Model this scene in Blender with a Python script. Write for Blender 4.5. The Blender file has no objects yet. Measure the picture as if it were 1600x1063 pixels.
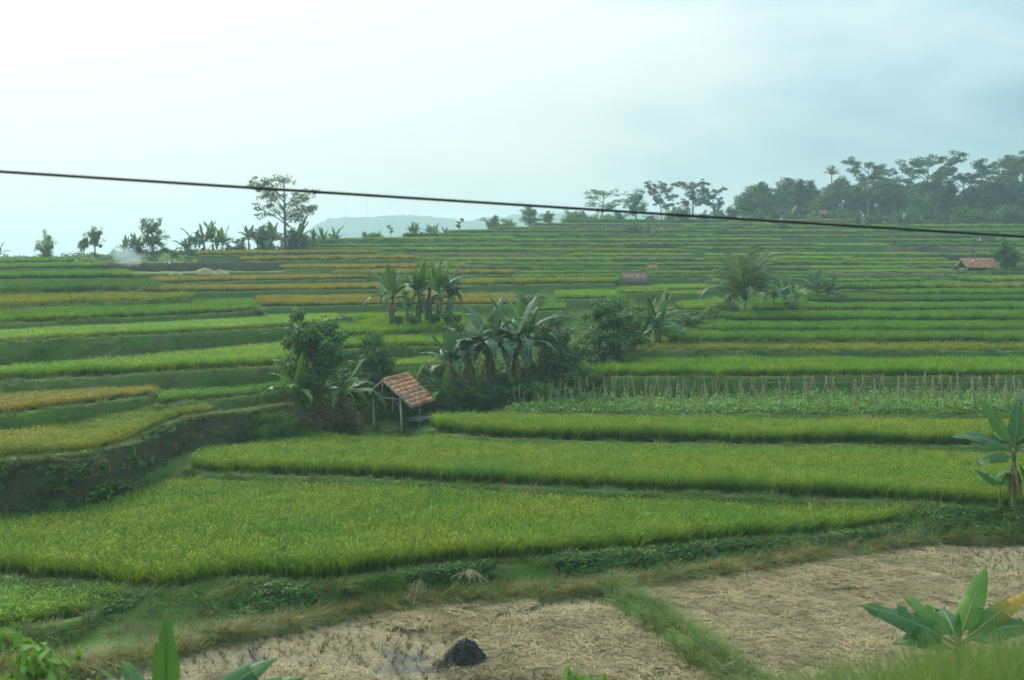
import bpy, math, random
import numpy as np
from mathutils import Vector, Euler, Matrix

# ------------------------------------------------------------------ scene, camera, light
SC = bpy.context.scene
COL = SC.collection
ZC = 10.0                      # camera height above the plain's datum
F = 1600.0                     # focal length in photograph pixels
V0 = 400.0                     # horizon row in the photograph
R = math.radians

cam_data = bpy.data.cameras.new('camera')
cam_data.sensor_width = 36.0
cam_data.lens = 36.0
cam_data.shift_y = -(531.5 - V0) / 1600.0
cam_data.clip_start = 0.2
cam_data.clip_end = 5000.0
cam_data.dof.use_dof = True
cam_data.dof.focus_distance = 70.0
cam_data.dof.aperture_fstop = 0.036 / 0.030
cam = bpy.data.objects.new('camera', cam_data)
COL.objects.link(cam)
cam.location = (0, 0, ZC)
cam.rotation_euler = (R(90), 0, 0)
SC.camera = cam

SUN_AZ = R(-38)                # measured from the view axis (+Y), negative = to the left
SUN_EL = R(42)
sun_dir = Vector((math.sin(SUN_AZ) * math.cos(SUN_EL), math.cos(SUN_AZ) * math.cos(SUN_EL), math.sin(SUN_EL)))
sd = bpy.data.lights.new('sun', 'SUN')
sd.energy = 1.6
sd.angle = R(14)
sd.color = (1.0, 0.97, 0.88)
so = bpy.data.objects.new('sun', sd)
COL.objects.link(so)
so.location = (-40, 40, 60)
so.rotation_euler = sun_dir.to_track_quat('Z', 'Y').to_euler()

W = bpy.data.worlds.new('World')
SC.world = W
W.use_nodes = True
nt = W.node_tree
nt.nodes.clear()
def wn(t, **k):
    n = nt.nodes.new(t)
    for a, b in k.items():
        setattr(n, a, b)
    return n
w_out = wn('ShaderNodeOutputWorld')
w_bg = wn('ShaderNodeBackground')
w_bg.inputs['Strength'].default_value = 0.1
sky = wn('ShaderNodeTexSky', sky_type='NISHITA', sun_disc=False)
sky.sun_elevation = SUN_EL
sky.sun_rotation = SUN_AZ
sky.air_density = 1.3
sky.dust_density = 4.0
tc = wn('ShaderNodeTexCoord')
# bright veil of thin cloud, brighter towards the sun
dotn = wn('ShaderNodeVectorMath', operation='DOT_PRODUCT')
dotn.inputs[1].default_value = sun_dir
nt.links.new(tc.outputs['Generated'], dotn.inputs[0])
glow = wn('ShaderNodeMapRange', interpolation_type='SMOOTHSTEP')
glow.inputs['From Min'].default_value = 0.30
glow.inputs['From Max'].default_value = 0.80
nt.links.new(dotn.outputs['Value'], glow.inputs['Value'])
mp = wn('ShaderNodeMapping')
mp.inputs['Scale'].default_value = (1.0, 1.0, 2.6)
mp.inputs['Location'].default_value = (0.35, 0.1, 0.2)
nt.links.new(tc.outputs['Generated'], mp.inputs['Vector'])
cl = wn('ShaderNodeTexNoise')
cl.inputs['Scale'].default_value = 4.2
cl.inputs['Detail'].default_value = 6.0
cl.inputs['Roughness'].default_value = 0.5
cl.inputs['Distortion'].default_value = 0.35
nt.links.new(mp.outputs['Vector'], cl.inputs['Vector'])
cadd = wn('ShaderNodeMath', operation='MULTIPLY_ADD')      # glow + (noise-0.5)*k
csub = wn('ShaderNodeMath', operation='SUBTRACT')
csub.inputs[1].default_value = 0.5
nt.links.new(cl.outputs['Fac'], csub.inputs[0])
nt.links.new(csub.outputs[0], cadd.inputs[0])
cadd.inputs[1].default_value = 1.5
nt.links.new(glow.outputs['Result'], cadd.inputs[2])
cr = wn('ShaderNodeValToRGB')
e = cr.color_ramp.elements
e[0].position = 0.0
e[0].color = (0.20, 0.385, 0.46, 1)
e[1].position = 1.0
e[1].color = (0.72, 0.78, 0.78, 1)
m_ = e.new(0.35)
m_.color = (0.42, 0.60, 0.65, 1)
m_ = e.new(0.65)
m_.color = (0.63, 0.725, 0.73, 1)
nt.links.new(cadd.outputs[0], cr.inputs['Fac'])
cs = wn('ShaderNodeVectorMath', operation='SCALE')
# an overcast sky grows brighter towards the zenith
sep = wn('ShaderNodeSeparateXYZ')
nt.links.new(tc.outputs['Generated'], sep.inputs[0])
zen = wn('ShaderNodeMapRange')
zen.inputs['From Min'].default_value = 0.0
zen.inputs['From Max'].default_value = 1.0
zen.inputs['To Min'].default_value = 5.9
zen.inputs['To Max'].default_value = 22.0
zpw = wn('ShaderNodeMath', operation='POWER', use_clamp=True)
zpw.inputs[1].default_value = 1.5
zcl = wn('ShaderNodeMath', operation='MAXIMUM')
zcl.inputs[1].default_value = 0.0
nt.links.new(sep.outputs['Z'], zcl.inputs[0])
nt.links.new(zcl.outputs[0], zpw.inputs[0])
nt.links.new(zpw.outputs[0], zen.inputs['Value'])
nt.links.new(zen.outputs['Result'], cs.inputs['Scale'])
nt.links.new(cr.outputs['Color'], cs.inputs[0])
wm = wn('ShaderNodeMix', data_type='RGBA')
wm.inputs['Factor'].default_value = 0.86
nt.links.new(sky.outputs['Color'], wm.inputs[6])
nt.links.new(cs.outputs['Vector'], wm.inputs[7])
nt.links.new(wm.outputs[2], w_bg.inputs['Color'])
nt.links.new(w_bg.outputs['Background'], w_out.inputs['Surface'])

vs = SC.view_settings
vs.view_transform = 'Standard'
vs.look = 'None'
vs.exposure = 0.8
vs.gamma = 1.0
vs.use_curve_mapping = False
cy = SC.cycles
cy.use_denoising = True
cy.max_bounces = 5
cy.diffuse_bounces = 3
cy.transmission_bounces = 3
cy.volume_bounces = 1
cy.transparent_max_bounces = 8
cy.use_adaptive_sampling = True
cy.adaptive_threshold = 0.03
cy.volume_step_rate = 2.0
SC.render.film_transparent = False

rng = np.random.default_rng(7)
random.seed(7)

# ------------------------------------------------------------------ helpers
def ray(u, v):
    return (u - 800.0) / F, -(v - V0) / F

def at_z(u, v, z):
    """point on the horizontal plane z seen at photograph pixel u, v"""
    a, b = ray(u, v)
    D = (z - ZC) / b
    return Vector((a * D, D, z))

def at_d(u, v, D):
    a, b = ray(u, v)
    return Vector((a * D, D, ZC + b * D))

def tag(o, label=None, cat=None, group=None, kind=None):
    if label: o['label'] = label
    if cat: o['category'] = cat
    if group: o['group'] = group
    if kind: o['kind'] = kind
    return o

def np_mesh(name, verts, quads=None, tris=None, mats=(), attrs=None, smooth=False, mat_idx=None):
    verts = np.asarray(verts, dtype=np.float32).reshape(-1, 3)
    me = bpy.data.meshes.new(name)
    loops, starts, n = [], [], 0
    if quads is not None and len(quads):
        q = np.asarray(quads, dtype=np.int32).reshape(-1, 4)
        loops.append(q.ravel()); starts.append(np.arange(len(q)) * 4 + n); n += q.size
    if tris is not None and len(tris):
        t = np.asarray(tris, dtype=np.int32).reshape(-1, 3)
        loops.append(t.ravel()); starts.append(np.arange(len(t)) * 3 + n); n += t.size
    me.vertices.add(len(verts))
    me.vertices.foreach_set('co', verts.ravel())
    if loops:
        L = np.concatenate(loops).astype(np.int32); S = np.concatenate(starts).astype(np.int32)
        me.loops.add(len(L)); me.loops.foreach_set('vertex_index', L)
        me.polygons.add(len(S)); me.polygons.foreach_set('loop_start', S)
        if smooth:
            me.polygons.foreach_set('use_smooth', np.ones(len(S), dtype=bool))
        if mat_idx is not None:
            me.polygons.foreach_set('material_index', np.asarray(mat_idx, dtype=np.int32))
    me.update(calc_edges=True)
    me.validate()
    for m in mats:
        me.materials.append(m)
    for k, arr in (attrs or {}).items():
        arr = np.asarray(arr, dtype=np.float32)
        if arr.ndim == 2:
            a = me.attributes.new(k, 'FLOAT_VECTOR', 'POINT'); a.data.foreach_set('vector', arr.ravel())
        else:
            a = me.attributes.new(k, 'FLOAT', 'POINT'); a.data.foreach_set('value', arr)
    return me

def link(name, me, parent=None, loc=None, rot=None, scale=None):
    o = bpy.data.objects.new(name, me)
    COL.objects.link(o)
    if parent is not None: o.parent = parent
    if loc is not None: o.location = loc
    if rot is not None: o.rotation_euler = rot
    if scale is not None: o.scale = (scale,) * 3 if isinstance(scale, (int, float)) else scale
    return o

def empty(name, loc=(0, 0, 0), rz=0.0):
    o = bpy.data.objects.new(name, None)
    o.empty_display_size = 0.2
    COL.objects.link(o)
    o.location = loc
    o.rotation_euler = (0, 0, rz)
    return o

class MB:
    """collects vertices and quads of one part"""
    def __init__(s):
        s.v, s.q, s.t = [], [], []
    def box(s, c, size, rot=None):
        c = Vector(c); hx, hy, hz = (x / 2 for x in size)
        b = len(s.v)
        m = rot.to_matrix() if rot is not None else Matrix.Identity(3)
        for z in (-hz, hz):
            for x, y in ((-hx, -hy), (hx, -hy), (hx, hy), (-hx, hy)):
                s.v.append(tuple(c + m @ Vector((x, y, z))))
        for f in ((3, 2, 1, 0), (4, 5, 6, 7), (0, 1, 5, 4), (1, 2, 6, 5), (2, 3, 7, 6), (3, 0, 4, 7)):
            s.q.append(tuple(b + i for i in f))
        return s
    def beam(s, p, q, w, h=None):
        p, q = Vector(p), Vector(q)
        d = q - p
        rot = d.to_track_quat('X', 'Z').to_euler()
        return s.box((p + q) / 2, (d.length, w, h or w), rot)
    def tube(s, pts, rad, n=6, cap=True):
        pts = [Vector(p) for p in pts]
        b = len(s.v)
        for i, p in enumerate(pts):
            d = (pts[min(i + 1, len(pts) - 1)] - pts[max(i - 1, 0)]).normalized()
            ref = Vector((0, 0, 1)) if abs(d.z) < 0.9 else Vector((1, 0, 0))
            x = d.cross(ref).normalized(); y = x.cross(d)
            r = rad[i] if hasattr(rad, '__len__') else rad
            for k in range(n):
                a = 2 * math.pi * k / n
                s.v.append(tuple(p + x * (r * math.cos(a)) + y * (r * math.sin(a))))
        for i in range(len(pts) - 1):
            for k in range(n):
                s.q.append((b + i * n + k, b + i * n + (k + 1) % n, b + (i + 1) * n + (k + 1) % n, b + (i + 1) * n + k))
        if cap:
            for base, flip in ((b, True), (b + (len(pts) - 1) * n, False)):
                for k in range(1, n - 1):
                    t = (base, base + k, base + k + 1)
                    s.t.append(t[::-1] if flip else t)
        return s
    def mesh(s, name, mat, smooth=False):
        return np_mesh(name, s.v, s.q, s.t, [mat] if mat else [], smooth=smooth)
    def build(s, name, mat, parent=None, smooth=False):
        return link(name, s.mesh(name, mat, smooth), parent)

def vnoise(x, y, seed=0):
    """smooth value noise in -1..1, numpy"""
    x = np.asarray(x, dtype=np.float64); y = np.asarray(y, dtype=np.float64)
    xi = np.floor(x).astype(np.int64); yi = np.floor(y).astype(np.int64)
    fx, fy = x - xi, y - yi
    fx = fx * fx * (3 - 2 * fx); fy = fy * fy * (3 - 2 * fy)
    def h(a, b):
        n = (a * 374761393 + b * 668265263 + seed * 974711) & 0x7fffffff
        n = ((n ^ (n >> 13)) * 1274126177) & 0x7fffffff
        return ((n ^ (n >> 16)) & 0xffff) / 32767.5 - 1.0
    return (h(xi, yi) * (1 - fx) + h(xi + 1, yi) * fx) * (1 - fy) + (h(xi, yi + 1) * (1 - fx) + h(xi + 1, yi + 1) * fx) * fy

# ------------------------------------------------------------------ materials
MATS = {}
class NB:
    """small node builder"""
    def __init__(s, name):
        s.m = bpy.data.materials.new(name); s.m.use_nodes = True
        s.t = s.m.node_tree; s.t.nodes.clear()
        s.out = s.n('ShaderNodeOutputMaterial')
        MATS[name] = s.m
    def n(s, t, **k):
        x = s.t.nodes.new(t)
        for a, b in k.items(): setattr(x, a, b)
        return x
    def l(s, a, b): s.t.links.new(a, b)
    def pos(s, scale=(1, 1, 1)):
        g = s.n('ShaderNodeNewGeometry')
        m = s.n('ShaderNodeMapping'); m.inputs['Scale'].default_value = scale
        s.l(g.outputs['Position'], m.inputs['Vector'])
        return m.outputs['Vector']
    def obj(s, scale=(1, 1, 1)):
        g = s.n('ShaderNodeTexCoord')
        m = s.n('ShaderNodeMapping'); m.inputs['Scale'].default_value = scale
        s.l(g.outputs['Object'], m.inputs['Vector'])
        return m.outputs['Vector']
    def noise(s, vec, scale, detail=4, rough=0.55, dist=0.0):
        x = s.n('ShaderNodeTexNoise')
        x.inputs['Scale'].default_value = scale; x.inputs['Detail'].default_value = detail
        x.inputs['Roughness'].default_value = rough; x.inputs['Distortion'].default_value = dist
        s.l(vec, x.inputs['Vector'])
        return x.outputs['Fac']
    def ramp(s, fac, stops):
        r = s.n('ShaderNodeValToRGB'); el = r.color_ramp.elements
        while len(el) < len(stops): el.new(0.5)
        for i, (p, c) in enumerate(stops):
            el[i].position = p; el[i].color = (*c, 1) if len(c) == 3 else c
        s.l(fac, r.inputs['Fac'])
        return r.outputs['Color']
    def step(s, fac, a, b):
        r = s.n('ShaderNodeMapRange'); r.inputs['From Min'].default_value = a; r.inputs['From Max'].default_value = b
        s.l(fac, r.inputs['Value'])
        return r.outputs['Result']
    def mix(s, fac, a, b, mode='MIX'):
        x = s.n('ShaderNodeMix', data_type='RGBA', blend_type=mode)
        for i, w in ((0, fac), (6, a), (7, b)):
            if isinstance(w, (int, float)): x.inputs[i].default_value = w
            elif isinstance(w, tuple): x.inputs[i].default_value = (*w, 1)
            else: s.l(w, x.inputs[i])
        return x.outputs[2]
    def math(s, op, a, b=0.0):
        x = s.n('ShaderNodeMath', operation=op)
        for i, w in ((0, a), (1, b)):
            if isinstance(w, (int, float)): x.inputs[i].default_value = w
            else: s.l(w, x.inputs[i])
        return x.outputs[0]
    def attr(s, name):
        x = s.n('ShaderNodeAttribute'); x.attribute_name = name
        return x.outputs['Fac']
    def bump(s, h, strength=0.5, dist=0.05):
        x = s.n('ShaderNodeBump'); x.inputs['Strength'].default_value = strength; x.inputs['Distance'].default_value = dist
        s.l(h, x.inputs['Height'])
        return x.outputs['Normal']
    def pbr(s, col, rough=0.8, spec=0.2, normal=None):
        p = s.n('ShaderNodeBsdfPrincipled')
        for k, w in (('Base Color', col), ('Roughness', rough), ('Specular IOR Level', spec)):
            if isinstance(w, (int, float)): p.inputs[k].default_value = w
            elif isinstance(w, tuple): p.inputs[k].default_value = (*w, 1)
            else: s.l(w, p.inputs[k])
        if normal is not None: s.l(normal, p.inputs['Normal'])
        return p
    def end(s, sh):
        s.l(sh.outputs[0], s.out.inputs['Surface'])
        return s.m
    def leafy(s, col, tr=0.35, rough=0.55, spec=0.25, normal=None, warm=(1.15, 1.1, 0.5)):
        p = s.pbr(col, rough, spec, normal)
        t = s.n('ShaderNodeBsdfTranslucent')
        s.l(s.mix(1.0, col, warm, 'MULTIPLY'), t.inputs['Color'])
        m = s.n('ShaderNodeMixShader'); m.inputs[0].default_value = tr
        s.l(p.outputs[0], m.inputs[1]); s.l(t.outputs[0], m.inputs[2])
        return s.end(m)

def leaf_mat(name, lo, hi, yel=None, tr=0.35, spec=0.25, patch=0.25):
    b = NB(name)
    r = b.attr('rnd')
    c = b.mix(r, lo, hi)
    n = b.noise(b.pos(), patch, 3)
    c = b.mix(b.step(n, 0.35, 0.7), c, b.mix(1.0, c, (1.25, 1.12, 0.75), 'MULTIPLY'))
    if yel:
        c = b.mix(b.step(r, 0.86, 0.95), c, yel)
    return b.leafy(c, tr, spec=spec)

def rice_mat(name, base, mid, tip, head):
    """blades run from base to tip; some tips carry pale ripening heads"""
    b = NB(name)
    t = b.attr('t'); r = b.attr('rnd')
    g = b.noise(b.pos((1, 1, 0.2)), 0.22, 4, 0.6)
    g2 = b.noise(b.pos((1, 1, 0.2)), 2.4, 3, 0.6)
    c = b.ramp(t, [(0.0, base), (0.4, mid), (1.0, tip)])  # leaf colour by height, with shaded base and lit top painted in
    oi = b.n('ShaderNodeObjectInfo')
    c = b.mix(b.math('MULTIPLY', b.step(r, 0.62, 0.9), b.step(t, 0.45, 0.8)), c, head)
    warm = b.mix(1.0, c, (1.28, 1.06, 0.8), 'MULTIPLY')
    cool = b.mix(1.0, c, (0.70, 0.90, 0.9), 'MULTIPLY')
    c = b.mix(b.step(g, 0.3, 0.7), cool, warm)
    dk = b.mix(1.0, c, (0.62, 0.70, 0.7), 'MULTIPLY')
    c = b.mix(b.step(g2, 0.35, 0.65), dk, c)
    dk2 = b.mix(1.0, c, (0.55, 0.62, 0.6), 'MULTIPLY')
    c = b.mix(oi.outputs['Random'], dk2, c)
    return b.leafy(c, 0.38, rough=0.6, spec=0.15)

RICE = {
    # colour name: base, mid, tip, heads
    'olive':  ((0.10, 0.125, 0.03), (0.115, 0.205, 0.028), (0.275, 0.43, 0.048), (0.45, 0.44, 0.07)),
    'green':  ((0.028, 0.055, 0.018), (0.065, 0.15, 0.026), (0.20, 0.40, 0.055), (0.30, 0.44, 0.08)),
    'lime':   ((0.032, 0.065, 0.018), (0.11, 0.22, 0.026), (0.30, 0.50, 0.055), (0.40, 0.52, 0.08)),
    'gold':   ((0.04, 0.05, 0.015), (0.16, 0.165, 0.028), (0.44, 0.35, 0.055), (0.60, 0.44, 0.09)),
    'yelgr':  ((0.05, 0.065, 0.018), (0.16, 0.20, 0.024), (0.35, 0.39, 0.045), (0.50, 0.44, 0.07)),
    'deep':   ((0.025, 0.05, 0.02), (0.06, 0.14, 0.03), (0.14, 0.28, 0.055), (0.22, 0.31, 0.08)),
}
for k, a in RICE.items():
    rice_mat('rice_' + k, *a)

def ground_mat(name, stops, scale=0.9, fine=14.0, bump=0.6, rough=0.9):
    b = NB(name)
    p = b.pos()
    n1 = b.noise(p, scale, 6, 0.62, 0.4)
    n2 = b.noise(p, fine, 5, 0.6)
    f = b.math('ADD', b.math('MULTIPLY', n1, 0.68), b.math('MULTIPLY', n2, 0.32))
    c = b.ramp(f, stops)
    return b.end(b.pbr(c, rough, 0.1, b.bump(n2, bump, 0.08)))

ground_mat('bank', [(0.30, (0.055, 0.095, 0.026)), (0.44, (0.075, 0.135, 0.032)), (0.52, (0.105, 0.165, 0.038)), (0.58, (0.105, 0.12, 0.042)), (0.68, (0.13, 0.10, 0.06))])
ground_mat('bank_earth', [(0.32, (0.035, 0.065, 0.022)), (0.42, (0.055, 0.06, 0.028)), (0.47, (0.10, 0.065, 0.042)), (0.53, (0.08, 0.075, 0.04)), (0.60, (0.06, 0.10, 0.03)), (0.72, (0.14, 0.09, 0.06))], bump=1.0)
ground_mat('bare_earth', [(0.30, (0.12, 0.085, 0.055)), (0.5, (0.19, 0.135, 0.09)), (0.7, (0.26, 0.19, 0.13))])
ground_mat('hill_grass', [(0.30, (0.045, 0.09, 0.026)), (0.45, (0.07, 0.125, 0.03)), (0.56, (0.10, 0.15, 0.038)), (0.70, (0.12, 0.10, 0.06))], scale=0.35, fine=6.0)
ground_mat('plain', [(0.30, (0.05, 0.09, 0.03)), (0.5, (0.08, 0.12, 0.04)), (0.7, (0.12, 0.13, 0.06))], scale=0.02, fine=0.4)
ground_mat('paddy_soil', [(0.30, (0.03, 0.04, 0.018)), (0.5, (0.05, 0.06, 0.025)), (0.7, (0.07, 0.065, 0.035))])

def mud_mat():
    b = NB('stubble_mud')
    p = b.pos()
    n1 = b.noise(p, 0.55, 5, 0.6, 0.5); n2 = b.noise(p, 9.0, 5, 0.65)
    dry = b.ramp(n2, [(0.3, (0.12, 0.098, 0.052)), (0.5, (0.20, 0.165, 0.09)), (0.7, (0.30, 0.245, 0.14))])
    wet = b.ramp(n2, [(0.3, (0.05, 0.045, 0.033)), (0.7, (0.11, 0.10, 0.075))])
    w = b.step(n1, 0.56, 0.64)
    c = b.mix(w, dry, wet)
    rg = b.n('ShaderNodeMapRange'); rg.inputs['To Min'].default_value = 0.95; rg.inputs['To Max'].default_value = 0.4
    b.l(w, rg.inputs['Value'])
    return b.end(b.pbr(c, rg.outputs['Result'], 0.35, b.bump(n2, 0.5, 0.06)))
mud_mat()

def plain_mat(name, lo, hi, scale=6.0, rough=0.8, spec=0.2, stretch=(1, 1, 1), bump=0.3):
    b = NB(name)
    n = b.noise(b.obj(stretch), scale, 5, 0.6)
    oi = b.n('ShaderNodeObjectInfo')
    c = b.mix(b.step(n, 0.3, 0.7), lo, hi)
    c = b.mix(b.math('MULTIPLY', oi.outputs['Random'], 0.35), c, b.mix(1.0, c, (0.6, 0.6, 0.6), 'MULTIPLY'))
    return b.end(b.pbr(c, rough, spec, b.bump(n, bump, 0.03)))
plain_mat('bark', (0.10, 0.08, 0.055), (0.22, 0.18, 0.13), 5.0, stretch=(1, 1, 0.25))
plain_mat('bark_pale', (0.20, 0.18, 0.14), (0.34, 0.31, 0.26), 5.0, stretch=(1, 1, 0.3))
plain_mat('bamboo_pole', (0.21, 0.155, 0.10), (0.36, 0.275, 0.18), 4.0, stretch=(1, 1, 0.2))
plain_mat('post_wood', (0.32, 0.28, 0.20), (0.50, 0.45, 0.34), 6.0, stretch=(1, 1, 0.2))
plain_mat('timber', (0.20, 0.17, 0.12), (0.36, 0.32, 0.25), 6.0, stretch=(0.2, 1, 1))
plain_mat('timber_grey', (0.14, 0.14, 0.12), (0.25, 0.25, 0.22), 6.0, stretch=(0.2, 1, 1))
plain_mat('thatch', (0.10, 0.07, 0.052), (0.19, 0.14, 0.105), 7.0, stretch=(3, 1, 0.4))
plain_mat('char', (0.012, 0.013, 0.014), (0.075, 0.075, 0.075), 12.0, rough=0.95)
plain_mat('straw_mat', (0.28, 0.215, 0.105), (0.46, 0.375, 0.20), 3.0)
plain_mat('straw_grey', (0.20, 0.16, 0.08), (0.34, 0.28, 0.15), 3.0)
plain_mat('stubble_mat', (0.05, 0.045, 0.022), (0.14, 0.115, 0.05), 3.0)
plain_mat('cable_mat', (0.018, 0.016, 0.018), (0.03, 0.028, 0.03), 3.0, rough=0.6)
plain_mat('steel', (0.30, 0.30, 0.30), (0.4, 0.4, 0.4), 3.0, rough=0.5)
plain_mat('cloth_white', (0.62, 0.62, 0.58), (0.78, 0.78, 0.74), 5.0)
plain_mat('skin', (0.16, 0.09, 0.06), (0.2, 0.12, 0.08), 5.0)
plain_mat('cloth_dark', (0.05, 0.05, 0.07), (0.08, 0.08, 0.1), 5.0)
plain_mat('dry_leaf', (0.16, 0.10, 0.05), (0.33, 0.23, 0.12), 5.0)
plain_mat('plank_dark', (0.07, 0.06, 0.05), (0.14, 0.12, 0.10), 6.0, stretch=(1, 1, 0.2))

def tile_mat():
    b = NB('roof_tile')
    n = b.noise(b.pos(), 7.0, 5, 0.6); n2 = b.noise(b.pos(), 1.7, 3)
    oi = b.n('ShaderNodeObjectInfo')
    c = b.ramp(oi.outputs['Random'], [(0.0, (0.22, 0.085, 0.042)), (0.35, (0.33, 0.135, 0.06)), (0.62, (0.40, 0.18, 0.08)), (0.8, (0.38, 0.21, 0.115)), (0.9, (0.15, 0.10, 0.08)), (1.0, (0.11, 0.09, 0.08))])
    c = b.mix(b.step(n, 0.46, 0.68), c, (0.09, 0.075, 0.065))
    c = b.mix(b.math('MULTIPLY', b.step(n2, 0.5, 0.75), 0.3), c, (0.17, 0.12, 0.09))
    return b.end(b.pbr(c, 0.85, 0.15, b.bump(n, 0.3, 0.02)))
tile_mat()

leaf_mat('weed_leaf', (0.035, 0.085, 0.024), (0.10, 0.21, 0.05), None, patch=0.5)
leaf_mat('weed_bright', (0.08, 0.17, 0.035), (0.18, 0.33, 0.07), None, patch=0.5)
leaf_mat('grass_blade', (0.05, 0.12, 0.028), (0.13, 0.25, 0.05), (0.24, 0.22, 0.09), patch=0.35)
leaf_mat('grass_dry', (0.18, 0.17, 0.07), (0.36, 0.31, 0.15), None, patch=0.35)
leaf_mat('grass_bright', (0.08, 0.15, 0.03), (0.17, 0.27, 0.06), (0.24, 0.25, 0.10), patch=0.35)
leaf_mat('tree_leaf', (0.036, 0.09, 0.03), (0.105, 0.22, 0.065), None, tr=0.3, patch=0.3)
leaf_mat('tree_leaf_dark', (0.028, 0.07, 0.03), (0.08, 0.165, 0.06), None, tr=0.25, patch=0.3)
leaf_mat('tree_leaf_pale', (0.06, 0.11, 0.05), (0.11, 0.18, 0.07), None, tr=0.35, patch=0.3)
leaf_mat('albizia_leaf', (0.04, 0.085, 0.04), (0.085, 0.16, 0.07), None, tr=0.3, patch=0.3)
leaf_mat('far_leaf', (0.03, 0.06, 0.03), (0.06, 0.11, 0.05), None, tr=0.2, patch=0.02)
leaf_mat('bean_leaf', (0.10, 0.20, 0.055), (0.22, 0.40, 0.11), (0.36, 0.42, 0.2), patch=0.6)
leaf_mat('bougain_leaf', (0.10, 0.075, 0.05), (0.24, 0.15, 0.12), None, patch=0.8)
leaf_mat('palm_leaf', (0.06, 0.11, 0.05), (0.15, 0.22, 0.10), (0.20, 0.19, 0.08), tr=0.3, patch=0.5)

def banana_mat(name, lo, hi, yel=0.0):
    b = NB(name)
    t = b.attr('t'); s = b.attr('s')
    w = b.n('ShaderNodeTexWave'); w.inputs['Scale'].default_value = 9.0; w.inputs['Distortion'].default_value = 1.5
    b.l(b.obj((1, 0.15, 0.15)), w.inputs['Vector'])
    oi = b.n('ShaderNodeObjectInfo')
    c = b.mix(oi.outputs['Random'], lo, hi)
    c = b.mix(b.math('MULTIPLY', w.outputs['Fac'], 0.3), c, b.mix(1.0, c, (0.6, 0.7, 0.6), 'MULTIPLY'))
    n = b.noise(b.obj(), 3.0, 4)
    if yel:
        c = b.mix(b.step(b.math('ADD', t, b.math('MULTIPLY', n, 0.5)), 0.95 - yel, 1.15 - yel), c, (0.42, 0.25, 0.03))
    else:
        c = b.mix(b.math('MULTIPLY', b.step(b.math('ADD', t, b.math('MULTIPLY', n, 0.35)), 1.05, 1.25), 0.7), c, (0.25, 0.19, 0.07))
    c = b.mix(b.step(s, 0.5, 0.6), c, (0.20, 0.27, 0.09))
    return b.leafy(c, 0.3, rough=0.45, spec=0.25)
banana_mat('banana_leaf', (0.045, 0.12, 0.04), (0.085, 0.20, 0.055))
banana_mat('banana_leaf_grey', (0.05, 0.11, 0.06), (0.09, 0.17, 0.09))
banana_mat('banana_leaf_bright', (0.09, 0.19, 0.035), (0.16, 0.27, 0.05))
banana_mat('banana_leaf_yellow', (0.07, 0.16, 0.035), (0.10, 0.19, 0.04), yel=0.16)
b = NB('banana_stem')
n = b.noise(b.obj((1, 1, 0.3)), 6.0, 4)
b.end(b.pbr(b.ramp(n, [(0.3, (0.08, 0.07, 0.04)), (0.5, (0.13, 0.16, 0.06)), (0.7, (0.22, 0.22, 0.10))]), 0.6, 0.3))
# ------------------------------------------------------------------ hillside depth map
# depth (metres along the view axis) of the hillside at photograph row v, for four columns u
DM = {
    100: [(392, 140), (400, 125), (410, 112), (420, 101), (436, 89), (458, 75), (480, 65), (504, 57), (537, 50), (592, 46), (650, 40), (720, 35)],
    600: [(366, 165), (375, 155), (387, 140), (397, 131), (406, 124), (420, 114), (430, 108), (453, 95), (477, 82), (527, 63), (546, 58), (575, 54.5), (620, 52.5), (668, 50)],
    1000: [(342, 208), (349, 197), (356, 188), (363, 178), (370, 167), (375, 160), (384, 148), (391, 141), (399, 134), (409, 125), (419, 117), (431, 108), (442, 101), (462, 91), (468, 88), (485, 80), (536, 66), (590, 57), (640, 51)],
    1400: [(342, 212), (352, 198), (358, 190), (365, 181), (370, 175), (377, 166), (385, 158), (393, 150), (400, 143), (408, 136), (415, 130), (421, 125), (427, 120), (434, 115), (445, 108), (452, 104), (462, 98), (473, 92), (486, 86), (503, 79), (520, 73), (536, 68.5), (550, 65), (590, 58.5), (640, 52)],
}
US = sorted(DM)
def dmap(u, v):
    u = float(u)
    ds = [float(np.interp(v, [p[0] for p in DM[k]], [p[1] for p in DM[k]])) for k in US]
    return float(np.interp(u, US, ds))
SKY_U = [-400, 0, 90, 180, 300, 400, 480, 560, 620, 700, 780, 900, 1000, 1150, 1300, 2100]
SKY_V = [402, 396, 392, 387, 384, 381, 377, 372, 368, 362, 352, 346, 343, 340, 345, 345]

def hill_z(u, v):
    D = dmap(u, v)
    return D, ZC - (v - V0) / F * D

# ------------------------------------------------------------------ the setting: ground, hillside, far hills
me = np_mesh('ground', [(-1650, -40, -9), (1650, -40, -9), (1650, 1750, -9), (-1650, 1750, -9)], [(0, 1, 2, 3)], mats=[MATS['plain']])
tag(link('ground', me), 'flat green plain stretching away beyond the hill', 'ground', kind='structure')

def grid_mesh(name, P, mat, smooth=True):
    P = np.asarray(P, dtype=np.float64)
    r, c = P.shape[:2]
    idx = np.arange(r * c).reshape(r, c)
    q = np.stack([idx[:-1, :-1], idx[:-1, 1:], idx[1:, 1:], idx[1:, :-1]], -1).reshape(-1, 4)
    return np_mesh(name, P.reshape(-1, 3), q, mats=[mat], smooth=smooth)

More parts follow.
